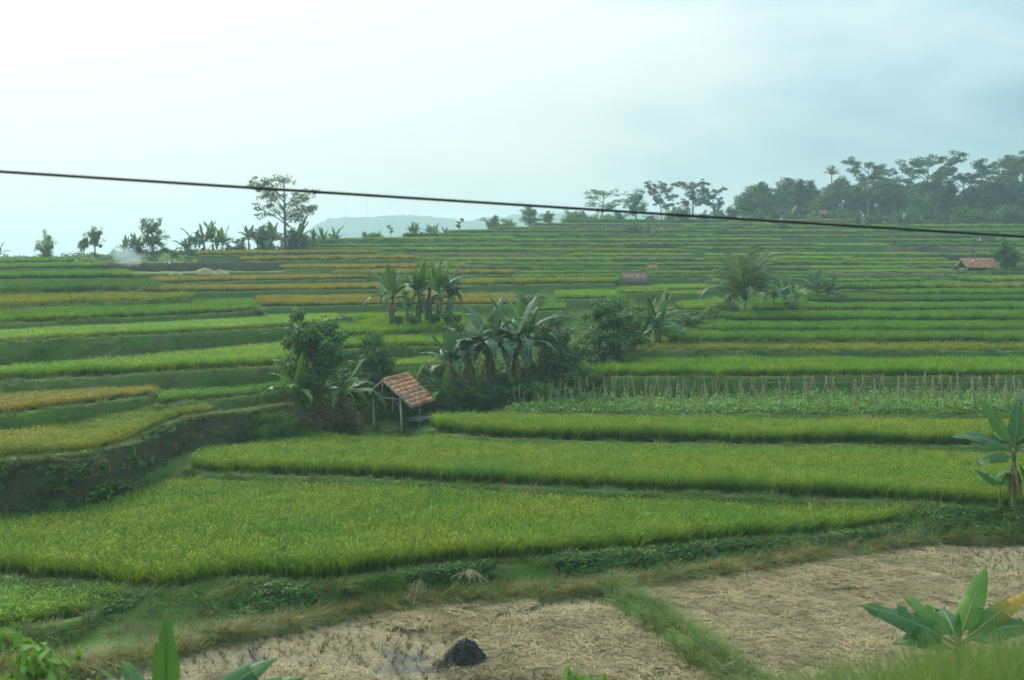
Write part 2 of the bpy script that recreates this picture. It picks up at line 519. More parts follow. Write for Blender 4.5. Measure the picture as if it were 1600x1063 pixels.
def build_hillside():
    us = np.arange(-300, 2001, 12)
    rows = []
    NV = 60
    vb_u = [-300, 0, 240, 340, 450, 560, 700, 800, 2000]
    vb_v = [735, 735, 705, 672, 655, 668, 660, 625, 600]
    for j in range(-2, NV + 1):
        row = []
        for u in us:
            vt = float(np.interp(u, SKY_U, SKY_V)); vb = float(np.interp(u, vb_u, vb_v))
            t = max(j, 0) / NV
            v = vb + (vt - vb) * (1 - (1 - t) ** 1.7)
            D, z = hill_z(u, v)
            drop = 1.05 if v > 420 else 0.95
            z -= drop
            if j == -1: D -= 0.4; z -= 1.0
            if j == -2: D -= 0.6; z -= 3.5
            x = (u - 800) / F * D
            if j >= 0:
                z += 0.18 * float(vnoise(x * 0.35, D * 0.35, 3)) + 0.1 * float(vnoise(x * 1.1, D * 1.1, 4))
            row.append((x, D, z))
        rows.append(row)
    top = rows[-1]
    for k in (1, 2, 3, 4, 5, 6):
        row = []
        for i, u in enumerate(us):
            x, D, z = top[i]
            s = min(max((u - 900) / 300, 0), 1)
            dd = [0, 6, 14, 30, 60, 110, 160][k]
            dz = (1 - s) * [0, 0.1, -0.8, -4, -9, -15, -20][k] + s * [0, 0.2, 0.6, 1.4, 2.0, 1.0, -8][k]
            D2 = D + dd
            row.append(((u - 800) / F * D2, D2, z + dz + 0.15 * float(vnoise(u * 0.05, D2 * 0.3, 8))))
        rows.append(row)
    o = link('hillside', grid_mesh('hillside', rows, MATS['hill_grass']))
    tag(o, 'grassy hillside rising behind the near paddies', 'hillside', kind='structure')
build_hillside()

def far_hill(name, D, prof, depth, seed, label):
    us = np.arange(prof[0][0], prof[-1][0] + 1, 1.5)
    pv = np.interp(us, [p[0] for p in prof], [p[1] for p in prof])
    rows = []
    for k, t in enumerate([0, 0.25, 0.5, 0.7, 0.82, 0.9, 0.96, 1.0, 1.1, 1.4]):
        row = []
        for u, v in zip(us, pv):
            d = D + depth * t
            x = (u - 800) / F * D
            ztop = ZC - (v - V0) / F * D * 1.0
            zz = -9.5 + (ztop + 9.5) * (math.sin(min(t, 1.0) * math.pi / 2) if t <= 1 else max(0.0, 1 - (t - 1) * 2.6))
            amp = 1.8 if t > 0.2 else 0.3
            zz += amp * float(vnoise(x * 0.09 + seed, d * 0.09, seed)) + 0.9 * amp * float(vnoise(x * 0.31, d * 0.31 + k, seed + 1)) * (0.5 + 0.5 * float(vnoise(x * 0.02, k * 0.2, seed + 2)))
            row.append((x, d, zz))
        rows.append(row)
    b = MATS['far_hill_mat']
    tag(link(name, grid_mesh(name, rows, b)), label, 'hill', kind='structure')
b = NB('far_hill_mat')
n = b.noise(b.pos(), 0.08, 6, 0.65)
b.end(b.pbr(b.ramp(n, [(0.35, (0.035, 0.06, 0.035)), (0.55, (0.06, 0.10, 0.05)), (0.7, (0.11, 0.13, 0.07))]), 0.95, 0.05))
far_hill('hills', 1250, [(415, 402), (440, 372), (465, 348), (490, 336), (540, 333), (600, 330), (640, 333), (690, 337), (715, 341), (760, 336), (800, 331), (850, 328), (900, 327), (960, 330), (1020, 326), (1100, 328), (1250, 330), (1500, 335)], 120, 5, 'hazy blue wooded hills far beyond the terraces')

# ------------------------------------------------------------------ terraces
PLOTS = []
def plot(lip, h, col, z=None, lab=None, back=None, foot=None, riser=None, bank='bank', near=False, gap=0.35, grp=None, crop_back=None, backD=None, zl=None, crop_u=None):
    PLOTS.append(dict(lip=lip, h=h, col=col, z=z, lab=lab, back=back, foot=foot, riser=riser, bank=bank, near=near, gap=gap, grp=grp, crop_back=crop_back, backD=backD, zl=zl, crop_u=crop_u))

# --- near fields, levels traced from the photograph (z = level in metres)
plot([(-120, 1000), (0, 993), (60, 987), (132, 971), (180, 950), (200, 936)], 30, 'lime', z=0.85, riser=0.55, near=True,
     lab='short bright green rice in the small plot at the lower left corner', backD=28.2)
plot([(-260, 906), (0, 911), (90, 918), (162, 925), (230, 935), (288, 928), (342, 918), (400, 917), (472, 921), (562, 906), (681, 892), (744, 885), (850, 878), (975, 868), (1100, 856), (1225, 848), (1350, 835), (1420, 822), (1456, 806)],
     40, 'olive', z=1.0, zl=[1.0] * 12 + [.96, .90, .83, .77, .72, .70, .70], near=True, lab='large paddy of ripening olive green rice in front of the other fields',
     foot=([(-260, 1048), (0, 1046), (180, 1038), (300, 1003), (400, 984), (500, 964), (600, 945), (700, 934), (850, 925), (950, 916), (1100, 895), (1250, 872), (1400, 851), (1500, 843)], 0.3),
     crop_back=[(-260, 822), (0, 813), (161, 797), (229, 780), (262, 765), (292, 744), (318, 735)])
plot([(296, 737), (330, 743), (470, 747), (700, 757), (900, 768), (1200, 778), (1380, 786), (1540, 797), (1800, 800)], 29, 'olive', z=1.5, zl=[1.5, 1.5, 1.5, 1.5, 1.45, 1.36, 1.22, 1.06, 1.05], near=True, riser=0.75,
     lab='wide paddy of olive green rice stretching from the open hut to the banana plant',
     crop_back=[(296, 728), (320, 714), (400, 701), (450, 690), (500, 682), (545, 692), (640, 695), (672, 690), (690, 682)], backD=52)
plot([(676, 676), (720, 682), (800, 688), (1000, 693), (1200, 696), (1400, 697), (1800, 698)], 28, 'olive', z=1.9, zl=[1.9, 1.9, 1.88, 1.8, 1.7, 1.62, 1.58], near=True, riser=0.75,
     lab='strip of olive green rice just below the staked bean patch', backD=50.2)
plot([(790, 649), (1800, 649)], 0, None, z=2.2, near=True, riser=0.6, backD=61.5)
# left flight of terraces
plot([(-140, 730), (0, 724), (125, 715), (200, 697), (232, 676), (280, 658), (330, 651), (380, 645), (455, 634)], 22, 'yelgr', z=3.0, near=True, crop_u=(-200, 325), riser=2.3, bank='bank_earth', gap=0.5,
     lab='yellowing rice on the terrace above the bare earth bank', backD=52, crop_back=[(-200, 668), (0, 654), (120, 640), (243, 628), (330, 634)])
plot([(-140, 668), (0, 652), (120, 636), (243, 620)], 17, 'gold', near=True, riser=1.3, gap=0.4, lab='golden rice plot at the left edge above the yellowing terrace')
plot([(243, 636), (330, 629), (400, 620), (452, 610)], 17, 'green', near=True, riser=1.3, gap=0.4, lab='green rice plot between the golden plot and the bushy tree')
plot([(-140, 606), (0, 598), (230, 586), (447, 572)], 21, 'lime', near=True, riser=1.5, gap=0.45, lab='long bright green rice terrace left of the bushy tree')
plot([(-140, 545), (0, 537), (230, 525), (440, 513), (528, 508)], 13, 'lime', riser=1.6, gap=0.45, lab='bright green rice terrace above the strip of bare soil patches')
plot([(-140, 512), (0, 506), (200, 497), (404, 486)], 12, 'green', riser=1.3, lab='green rice terrace reaching left from the end of the gold strip')
plot([(404, 480), (600, 477), (806, 476)], 9, 'gold', riser=1.3, lab='gold rice strip crossing behind the tall banana clump')
plot([(-140, 487), (0, 481), (298, 469)], 12, 'yelgr', riser=1.2, lab='yellow green rice strip at the left, third below the smoking heap')
plot([(-140, 463), (0, 460), (250, 455)], 14, 'deep', riser=1.1, lab='tall rough dark green growth on the left terrace below the straw heaps')
plot([(225, 457), (420, 455), (592, 452)], 8, 'gold', riser=1.1, lab='gold rice strip running left from the banana clump top')
plot([(722, 446), (960, 443)], 9, 'yelgr', riser=1.0, lab='yellow green rice strip left of the woven field shelter')
plot([(240, 443), (420, 439), (572, 436)], 8, 'gold', riser=1.0, lab='gold rice strip just below the straw heaps')
plot([(525, 431), (797, 429)], 8, 'gold', riser=1.0, lab='gold rice strip ending above the tall banana clump')
plot([(-140, 441), (0, 437), (203, 434)], 10, 'green', riser=1.0, lab='green rice strip at the left below the smoke')
plot([(200, 428), (500, 425)], 0, None, riser=0.8)
plot([(444, 421), (720, 419)], 7, 'gold', riser=0.9, lab='gold rice strip above the tips of the banana clump')
plot([(-140, 424), (0, 421), (160, 418)], 8, 'green', riser=0.9, lab='green rice strip at the left beside the smoking heap')
plot([(160, 412), (330, 410), (452, 410)], 0, None, riser=1.6, bank='bank_earth')
plot([(381, 408), (650, 405)], 7, 'gold', riser=0.9, lab='gold rice strip, second below the umbrella-crowned ridge tree')
plot([(-140, 414), (0, 411), (110, 409)], 6, 'green', riser=0.9, lab='short green rice strip on the ridge at the left edge')
plot([(310, 399), (584, 397)], 7, 'gold', riser=0.9, lab='gold rice strip directly below the umbrella-crowned ridge tree')
plot([(525, 529), (620, 526), (720, 520)], 15, 'lime', riser=1.2, gap=0.4, lab='bright green rice plot at the foot of the tall banana clump')
plot([(520, 547), (700, 541)], 12, 'lime', riser=1.0, lab='bright green rice glimpsed between the two bushy trees')
plot([(600, 578), (700, 572)], 12, 'lime', riser=1.0, lab='bright green rice glimpsed above the tiled hut roof')
# right flight
RG = 'evenly stepped green terraces on the right'
for (u0, v0, u1, v1, h, c, lab) in [
    (935, 590, 1800, 588, 17, 'lime', 'broad bright green rice terrace right behind the bean stakes'),
    (972, 550, 1800, 549, 9, 'yelgr', 'thin yellowish rice terrace, second above the bean stakes'),
    (1048, 536, 1800, 535, 13, 'green', 'green rice terrace, third above the bean stakes'),
    (1094, 520, 1800, 519, 12, 'green', 'green rice terrace, fourth above the bean stakes'),
    (1136, 503, 1800, 502, 12, 'green', 'green rice terrace, fifth above the bean stakes'),
    (1178, 487, 1800, 485, 10, 'green', 'green rice terrace beginning at the coconut palm foot'),
    (1265, 473, 1800, 471, 9, 'deep', 'dark green rice terrace right of the small bananas'),
    (1375, 462, 1800, 460, 8, 'green', 'green rice strip on the right, eighth above the bean stakes'),
    (1310, 453, 1495, 450, 9, 'green', 'green rice strip above the small bananas'),
    (1440, 451, 1800, 449, 7, 'yelgr', 'yellow green rice strip on the right below the red roofed shed'),
    (1500, 440, 1800, 437, 7, 'lime', 'light green rice strip at the right edge below the red roofed shed'),
    (1290, 442, 1440, 440, 6, 'green', 'short green rice strip left of the light strip by the shed'),
    (1061, 486, 1128, 484, 9, 'lime', 'small light green plot just left of the coconut palm'),
    (1046, 463, 1098, 462, 7, 'lime', 'small light green plot above and left of the coconut palm'),
    (1020, 454, 1125, 452, 6, 'lime', 'light green strip right of the woven field shelter'),
    (870, 469, 960, 467, 9, 'lime', 'light green plot above the dark bush'),
    (965, 459, 1040, 457, 6, 'lime', 'light green plot at the foot of the woven field shelter'),
    (830, 487, 880, 485, 8, 'green', 'green scrap of rice behind the drooping bananas'),
]:
    plot([(u0, v0), ((u0 + u1) / 2, (v0 + v1) / 2), (u1, v1)], h, c, riser=1.0, lab=lab, gap=0.3)
# upper slope: many narrow strips
UP = [(346, 880, 1170), (351.5, 830, 1200), (357.5, 770, 1850), (364, 700, 1850), (370.5, 630, 1850), (377, 560, 1850), (384.5, 484, 1850),
      (391.5, 484, 1850), (399.5, 588, 1850), (407, 654, 1850), (414, 655, 1850), (420.5, 724, 1850), (427.5, 800, 1850), (435, 800, 1500)]
rr = random.Random(11)
for vrow, ua, ub in UP:
    u = ua
    while u < ub - 20:
        w = rr.choice([110, 150, 190, 240, 300])
        u2 = min(u + w, ub)
        if ub - u2 < 60: u2 = ub
        dv = rr.uniform(-1.6, 1.6)
        c = rr.choices(['green', 'lime', 'deep', 'yelgr'], [5, 3, 3, 0.7])[0]
        if rr.random() < 0.93:
            plot([(u, vrow + dv + rr.uniform(-.5, .5)), ((u + u2) / 2, vrow + dv + rr.uniform(-.6, .6)), (u2 + 4, vrow + dv + rr.uniform(-.5, .5))],
                 4.6 + rr.uniform(-.5, .8), c, riser=0.9, gap=0.25, grp='narrow rice strips on the upper slope',
                 lab={'green': 'narrow mid green rice strip high on the terraced slope', 'lime': 'narrow light green rice strip high on the terraced slope',
                      'deep': 'narrow dark green rice strip high on the terraced slope', 'yelgr': 'narrow yellow green rice strip high on the terraced slope'}[c],
                 bank=rr.choices(['bank_earth', 'bank', 'bare_earth'], [25, 65, 10])[0])
        u = u2
plot([(1140, 349), (1250, 347), (1360, 348)], 5, 'gold', riser=0.6, lab='gold rice field along the foot of the forest')
plot([(484, 377.5), (800, 373)], 5, 'lime', riser=0.6, lab='light green rice strip along the ridge right of the umbrella-crowned tree')

def lip_fn(p):
    us = [q[0] for q in p['lip']]; vs_ = [q[1] for q in p['lip']]
    def fv(u): return float(np.interp(u, us, vs_))
    p['fz'] = (lambda u: float(np.interp(u, us, p['zl']))) if p['zl'] else (lambda u: p['z'])
    def fd(u):
        v = fv(u)
        if p['z'] is not None:
            return (p['fz'](u) - ZC) / (-(v - V0) / F)
        return dmap(u, v)
    return us[0], us[-1], fv, fd
for p in PLOTS:
    p['u0'], p['u1'], p['fv'], p['fd'] = lip_fn(p)

def next_depth(p, u):
    v = p['fv'](u); best = None
    for q in PLOTS:
        if q is p or not (q['u0'] - 4 <= u <= q['u1'] + 4): continue
        vq = q['fv'](u)
        if vq < v - 2.2 and (best is None or vq > best[0]):
            best = (vq, q['fd'](u))
    if best: return best[1]
    return dmap(u, v - 11) if p['z'] is None else p['fd'](u) + 5

# ------------------------------------------------------------------ crop tufts (sources kept outside the scene)
def tuft_mesh(name, n, rad, width, mat, seed, droop=0.35, seg=3, hmin=0.75, lean_max=0.30, heads=0):
    r = np.random.default_rng(seed)
    V, Q, T, RN = [], [], [], []
    for i in range(n):
        a = r.uniform(0, 2 * math.pi); rr_ = rad * math.sqrt(r.uniform())
        bx, by = rr_ * math.cos(a) * 0.75, rr_ * math.sin(a) * 0.75
        da = a + r.normal(0, 0.7)
        lean = r.uniform(0.02, lean_max); h = r.uniform(hmin, 1.0); dr = droop * r.uniform(0.3, 1.2)
        rnd = r.uniform(); wd = width * r.uniform(0.7, 1.3)
        px, py = -math.sin(da), math.cos(da)
        tw = r.uniform(-1, 1)
        b0 = len(V)
        for k in range(seg + 1):
            t = k / seg
            out = lean * t * h + dr * max(0, t - 0.45) ** 2 * 1.6
            z = h * (t - 0.55 * dr * max(0, t - 0.5) ** 1.5)
            w = wd * (1.0 - 0.75 * t) if k < seg else wd * 0.25
            x = bx + math.cos(da) * out * 1.0; y = by + math.sin(da) * out
            ca = math.cos(tw * t); sa = math.sin(tw * t)
            wx = px * ca + math.cos(da) * sa; wy = py * ca + math.sin(da) * sa
            V += [(x - wx * w / 2, y - wy * w / 2, z), (x + wx * w / 2, y + wy * w / 2, z)]
            T += [t, t]; RN += [rnd, rnd]
        for k in range(seg):
            Q.append((b0 + 2 * k, b0 + 2 * k + 1, b0 + 2 * k + 3, b0 + 2 * k + 2))
    for i in range(heads):       # drooping seed heads near the tips
        a = r.uniform(0, 6.283); q = rad * r.uniform(.3, 1.5); z = r.uniform(.76, 1.0); hr = r.uniform(.62, .80); L = r.uniform(.07, .13); b0 = len(V)
        w = .011 * r.uniform(.7, 1.4); px, py = -math.sin(a) * w, math.cos(a) * w
        for t, dz in ((0, 0.0), (.5, .03), (1, -.10)):
            x = math.cos(a) * (q + L * t * .8); y = math.sin(a) * (q + L * t * .8)
            V += [(x - px, y - py, z + dz), (x + px, y + py, z + dz)]; T += [.95, .95]; RN += [hr, hr]
        Q += [(b0, b0 + 1, b0 + 3, b0 + 2), (b0 + 2, b0 + 3, b0 + 5, b0 + 4)]
    return np_mesh(name, V, Q, mats=[mat], attrs={'t': T, 'rnd': RN})

def leafclump_mesh(name, n, rad, height, size, mat, seed):
    r = np.random.default_rng(seed)
    V, Q, RN = [], [], []
    for i in range(n):
        a = r.uniform(0, 2 * math.pi); q = rad * math.sqrt(r.uniform())
        c = Vector((q * math.cos(a), q * math.sin(a), height * r.uniform(0.05, 1.0) * (1 - 0.5 * (q / rad) ** 2)))
        nrm = Vector((math.cos(a) * 0.7 + r.normal(0, .5), math.sin(a) * 0.7 + r.normal(0, .5), r.uniform(0.2, 1.2))).normalized()
        x = nrm.orthogonal().normalized(); y = nrm.cross(x)
        rt = r.uniform(0, 6.28); x, y = x * math.cos(rt) + y * math.sin(rt), y * math.cos(rt) - x * math.sin(rt)
        s = size * r.uniform(0.6, 1.3); b0 = len(V)
        V += [tuple(c - x * s), tuple(c - y * s * 0.5), tuple(c + x * s), tuple(c + y * s * 0.5)]
        Q.append((b0, b0 + 1, b0 + 2, b0 + 3)); RN += [r.uniform()] * 4
    return np_mesh(name, V, Q, mats=[mat], attrs={'rnd': RN})

SRC = {}
def source(name, meshes):
    c = bpy.data.collections.new(name)
    for m in meshes:
        c.objects.link(bpy.data.objects.new(m.name, m))
    # instancing node group
    g = bpy.data.node_groups.new(name, 'GeometryNodeTree')
    g.interface.new_socket('Geometry', in_out='INPUT', socket_type='NodeSocketGeometry')
    g.interface.new_socket('Geometry', in_out='OUTPUT', socket_type='NodeSocketGeometry')
    gi = g.nodes.new('NodeGroupInput'); go = g.nodes.new('NodeGroupOutput')
    ip = g.nodes.new('GeometryNodeInstanceOnPoints')
    ci = g.nodes.new('GeometryNodeCollectionInfo'); ci.inputs[0].default_value = c
    ci.inputs['Separate Children'].default_value = True; ci.inputs['Reset Children'].default_value = True
    ip.inputs['Pick Instance'].default_value = True
    ri = g.nodes.new('FunctionNodeRandomValue'); ri.data_type = 'INT'
    [s for s in ri.inputs if s.name == 'Max' and s.type == 'INT'][0].default_value = 999
    ra = g.nodes.new('GeometryNodeInputNamedAttribute'); ra.data_type = 'FLOAT_VECTOR'; ra.inputs[0].default_value = 'rot'
    sa = g.nodes.new('GeometryNodeInputNamedAttribute'); sa.data_type = 'FLOAT_VECTOR'; sa.inputs[0].default_value = 'scl'
    L = g.links.new
    L(gi.outputs[0], ip.inputs['Points']); L(ci.outputs[0], ip.inputs['Instance'])
    L([s for s in ri.outputs if s.type == 'INT'][0], ip.inputs['Instance Index'])
    L(ra.outputs[0], ip.inputs['Rotation']); L(sa.outputs[0], ip.inputs['Scale'])
    L(ip.outputs[0], go.inputs[0])
    SRC[name] = g

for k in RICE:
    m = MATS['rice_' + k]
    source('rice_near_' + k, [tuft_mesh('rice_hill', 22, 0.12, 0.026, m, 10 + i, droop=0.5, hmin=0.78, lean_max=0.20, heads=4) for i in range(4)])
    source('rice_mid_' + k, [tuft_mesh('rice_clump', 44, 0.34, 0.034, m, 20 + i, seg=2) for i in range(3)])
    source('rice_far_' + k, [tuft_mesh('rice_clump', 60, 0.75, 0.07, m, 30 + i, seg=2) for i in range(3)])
source('grass', [tuft_mesh('grass_tuft', 26, 0.2, 0.018, MATS['grass_blade'], 40 + i, droop=0.8, hmin=0.4) for i in range(4)])
source('grass_dry', [tuft_mesh('grass_tuft', 26, 0.2, 0.016, MATS['grass_dry'], 50 + i, droop=0.9, hmin=0.4) for i in range(3)])
source('grass_tall', [tuft_mesh('grass_tuft', 30, 0.16, 0.012, MATS['grass_bright'], 60 + i, droop=0.7, hmin=0.4, seg=5) for i in range(4)])
source('weeds', [leafclump_mesh('weed_clump', 46, 0.35, 0.35, 0.085, MATS['weed_leaf'], 70 + i) for i in range(3)] + [leafclump_mesh('weed_clump', 34, 0.3, 0.4, 0.09, MATS['weed_bright'], 75)])
source('bean', [leafclump_mesh('bean_leaves', 60, 0.3, 0.7, 0.09, MATS['bean_leaf'], 80 + i) for i in range(3)])
source('stubble', [tuft_mesh('stubble_tuft', 12, 0.05, 0.011, MATS['stubble_mat'], 90 + i, droop=0.1, seg=1, hmin=0.5) for i in range(3)])

def scatter(name, src, pts, rot, scl):
    me = np_mesh(name, pts, attrs={'rot': rot, 'scl': scl})
    o = link(name, me)
    md = o.modifiers.new('scatter', 'NODES'); md.node_group = SRC[src]
    return o

def jitter_grid(x0, x1, y0, y1, s, r):
    nx = max(1, int((x1 - x0) / s)); ny = max(1, int((y1 - y0) / s))
    gx, gy = np.meshgrid(np.arange(nx) + 0.5, np.arange(ny) + 0.5)
    x = x0 + (gx.ravel() + r.uniform(-.45, .45, gx.size)) * s
    y = y0 + (gy.ravel() + r.uniform(-.45, .45, gx.size)) * s
    return x, y

WEED_P, WEED_R, WEED_S = [], [], []      # grass on bund tops and risers, collected per zone
GRASS = {'near': [], 'mid': []}
def build_plot(i, p):
    u0, u1 = p['u0'], p['u1']
    um = (u0 + u1) / 2; Dm = p['fd'](um)
    du = max(0.5 / Dm * F, 3.0)
    us = np.linspace(u0, u1, max(4, int((u1 - u0) / du) + 1))
    Df = np.array([p['fd'](u) for u in us])
    vv = np.array([p['fv'](u) for u in us])
    Z = np.array([p['fz'](u) for u in us]) if p['z'] is not None else ZC - (vv - V0) / F * Df
    a = (us - 800) / F
    amp = 0.16 if Dm < 60 else 0.3
    X0 = a * Df
    Df = Df + amp * vnoise(X0 * 0.45, Df * 0.0 + i * 3.7, 21) + 0.5 * amp * vnoise(X0 * 1.7, Df * 0.0 + i, 22)
    if p['backD'] is not None:
        Db = np.maximum(np.full(len(us), p['backD']), Df + 1.5)
    else:
        Db = np.array([next_depth(p, u) for u in us]) + 0.8
        Db = np.maximum(Db, Df + 1.2)
    if p['z'] == 1.0:
        Db = np.maximum(Db, 44.0)
    h = p['riser'] or 1.0
    # cross-section rows from the foot of the riser to the back of the bed
    rows = []
    bz = 0.05 * vnoise(X0 * 0.9, Df * 0 + i * 1.3, 23)
    def row(D, z): rows.append(np.stack([a * D, D, z], -1))
    nz = lambda k: vnoise(X0 * 0.8, Df * 0 + k * 2.1 + i, 24)
    if p['foot']:
        fu = [q[0] for q in p['foot'][0]]; fvv = [q[1] for q in p['foot'][0]]; fz = p['foot'][1]
        Dfoot = np.array([(fz - ZC) / (-(np.interp(u, fu, fvv) - V0) / F) for u in us])
        row(Dfoot - 0.2, np.full(len(us), fz - 0.3)); row(Dfoot, np.full(len(us), fz + 0.02))
        for t, zt in ((0.3, 0.2), (0.5, 0.42), (0.68, 0.66), (0.82, 0.88), (0.93, 0.99)):
            row(Dfoot + (Df - Dfoot) * t, fz + (Z - fz) * zt + 0.07 * nz(t * 9))
    else:
        row(Df - 0.30 * h, Z - h)
        kz = 2.6 if p['bank'] == 'bank_earth' and p['near'] else 1.0
        row(Df - 0.26 * h + 0.05 * kz * nz(1), Z - 0.82 * h); row(Df - 0.22 * h + 0.06 * kz * nz(2), Z - 0.64 * h); row(Df - 0.17 * h + 0.06 * kz * nz(2.6), Z - 0.46 * h); row(Df - 0.12 * h + 0.06 * kz * nz(3), Z - 0.28 * h); row(Df - 0.06 + 0.02 * kz * nz(4), Z - 0.08)
    g = p['gap']
    row(Df + 0.06, Z + 0.03 + bz); row(Df + g * 0.75, Z + 0.03 + bz); row(Df + g, Z - 0.08)
    row((Df + g + Db) / 2, Z - 0.08); row(Db, Z - 0.08)
    P = np.stack(rows, 0)
    # closing ends: each side falls away to the foot level
    def end(c, sgn):
        e = P[:, c].copy(); e[:, 0] += sgn * 0.3 * h; e[:, 2] = np.minimum(e[:, 2], Z[c] - h); return e[:, None]
    P = np.concatenate([end(0, -1), P, end(-1, 1)], 1)
    nr = P.shape[0]
    r_, c_ = P.shape[:2]
    idx = np.arange(r_ * c_).reshape(r_, c_)
    q = np.stack([idx[:-1, :-1], idx[:-1, 1:], idx[1:, 1:], idx[1:, :-1]], -1)
    mi = np.zeros(q.shape[:2], int); mi[-2:, 1:-1] = 1
    me = np_mesh('terrace', P.reshape(-1, 3), q.reshape(-1, 4), mats=[MATS[p['bank']], MATS['paddy_soil' if p['col'] else 'bank']], smooth=True, mat_idx=mi.ravel())
    o = link('terrace', me)
    tag(o, 'earthen terrace bed with a grassy bank, stepping up the slope', 'terrace', 'terrace beds', 'structure')
    p['us'], p['Df'], p['Db'], p['Zs'] = us, Df, Db, Z
    # grass along the bund and on the riser
    r = np.random.default_rng(500 + i)
    L = float(np.sum(np.hypot(np.diff(X0), np.diff(Df))))
    if Dm < 75:
        foot_row = P[1 if p['foot'] else 0, 1:-1]
        n = int(L * (16 if Dm < 40 else 11 if Dm < 56 else 7) * (1.0 + 0.6 * min(h, 2.0)) * (1.7 if p['bank'] == 'bank_earth' else 1.0) * (2.0 if p['foot'] else 1.0))
        ci = r.uniform(0, len(us) - 1.001, n); c0 = ci.astype(int); f = (ci - c0)[:, None]
        k = r.uniform(0, nr - 4.3, n) if r is not None else 0
        bank_n = int(n * 0.45)
        k[:bank_n] = nr - 5 + r.uniform(0, 1.4, bank_n)
        k = np.clip(k, 0.2, nr - 3.2)
        k0 = k.astype(int); fk = (k - k0)[:, None]
        PP = P[:, 1:-1]
        pt = (PP[k0, c0] * (1 - f) + PP[k0, c0 + 1] * f) * (1 - fk) + (PP[k0 + 1, c0] * (1 - f) + PP[k0 + 1, c0 + 1] * f) * fk
        sc_ = r.uniform(0.55, 1.25, n)
        on_top = k > nr - 5.2
        keep = (vnoise(pt[:, 0] * 0.7, pt[:, 1] * 0.7 + pt[:, 2] * 1.3, 31) > (-0.55 if p['bank'] != 'bank_earth' else -0.25)) | on_top
        GRASS['near' if Dm < 60 else 'mid'].append((pt[keep], sc_[keep] * np.where(on_top[keep], 0.55, 1.0)))
    if Dm < 60:      # grass on the rounded ends of the bed
        PP = P[1:-2]
        for c0, c1 in ((0, 1), (-1, -2)):
            n = 160
            k = r.uniform(0, PP.shape[0] - 1.01, n); k0 = k.astype(int); fk = (k - k0)[:, None]; f = r.uniform(0, 1, n)[:, None]
            A_ = PP[k0, c0] * (1 - fk) + PP[k0 + 1, c0] * fk; B_ = PP[k0, c1] * (1 - fk) + PP[k0 + 1, c1] * fk
            GRASS['near'].append((A_ * (1 - f) + B_ * f, r.uniform(.7, 1.4, n)))
    if not p['col']:
        return
    # crop
    hm = p['h'] * Dm / F * (1.08 if Dm < 56 else 1.25)
    if Dm < 56: cls, s, wid = 'near', 0.21 if Dm < 45 else 0.24, 1.0
    elif Dm < 98: cls, s, wid = 'mid', 0.42, 1.0
    else: cls, s, wid = 'far', 0.85, 1.0
    x, y = jitter_grid(X0.min() - 8, X0.max() + 8, Df.min(), Db.max() + 1, s, r)
    u = 800 + F * x / y
    ok = (u > u0 + 2) & (u < u1 - 2)
    if p['crop_u']: ok &= (u > p['crop_u'][0]) & (u < p['crop_u'][1])
    x, y, u = x[ok], y[ok], u[ok]
    df = np.interp(u, us, Df); db = np.interp(u, us, Db)
    if p['crop_back']:
        cu = np.array([c[0] for c in p['crop_back']]); cd = np.array([(p['z'] - ZC) / (-(c[1] - V0) / F) for c in p['crop_back']])
        cb = np.interp(u, cu, cd, right=1e9)
        db = np.minimum(db, np.where(u <= cu[-1], cb + 0.3, db))
        if p['z'] == 1.0:
            nb = np.array([PLOTS[2]['fd'](t) for t in us])
            db = np.minimum(db, np.where(u > cu[-1], np.interp(u, us, nb) + 0.4, 1e9))
        if p['z'] == 1.5:
            nb = np.array([PLOTS[3]['fd'](max(t, 676)) for t in us])
            db = np.minimum(db, np.where(u > cu[-1] - 10, np.interp(u, us, nb) + 0.4, 1e9))
    g0 = p['gap'] + (0.12 if cls == 'near' else 0.0)
    ok = (y > df + g0) & (y < db - (0.5 if cls != 'far' else 0.2))
    x, y, u = x[ok], y[ok], u[ok]
    if cls == 'far':   # only the rows that can be seen
        pass
    z = np.interp(u, us, Z) - 0.08
    n = len(x)
    hh = hm * (1.0 + 0.10 * vnoise(x * 0.35, y * 0.35, 41) + 0.07 * vnoise(x * 1.4, y * 1.4, 42) + r.normal(0, 0.05, n))
    if cls == 'near': hh = hh * np.interp((y - df[ok]) / np.maximum(db[ok] - df[ok], .1), [0, .25, 1], [1.0, .9, .72])
    edge = (y - np.interp(u, us, Df) - g0) < (0.55 if cls != 'far' else 1.0)
    rot = np.stack([np.where(edge, r.uniform(-0.05, 0.14, n), r.normal(0, 0.05, n)), r.normal(0, 0.08, n), r.uniform(0, 6.283, n)], -1)
    # lean only makes sense about world axes when the turn comes first: keep turn small for leaning edge tufts
    rot[:, 2] = np.where(edge, r.uniform(-0.5, 0.5, n), rot[:, 2])
    wsc = wid * (0.9 + 0.3 * r.uniform(size=n)) * (1.0 if cls == 'far' else 1.0)
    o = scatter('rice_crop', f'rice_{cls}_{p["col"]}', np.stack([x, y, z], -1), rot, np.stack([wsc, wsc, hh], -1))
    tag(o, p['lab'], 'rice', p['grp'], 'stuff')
    p['crop'] = o
for i, p in enumerate(PLOTS):
    build_plot(i, p)
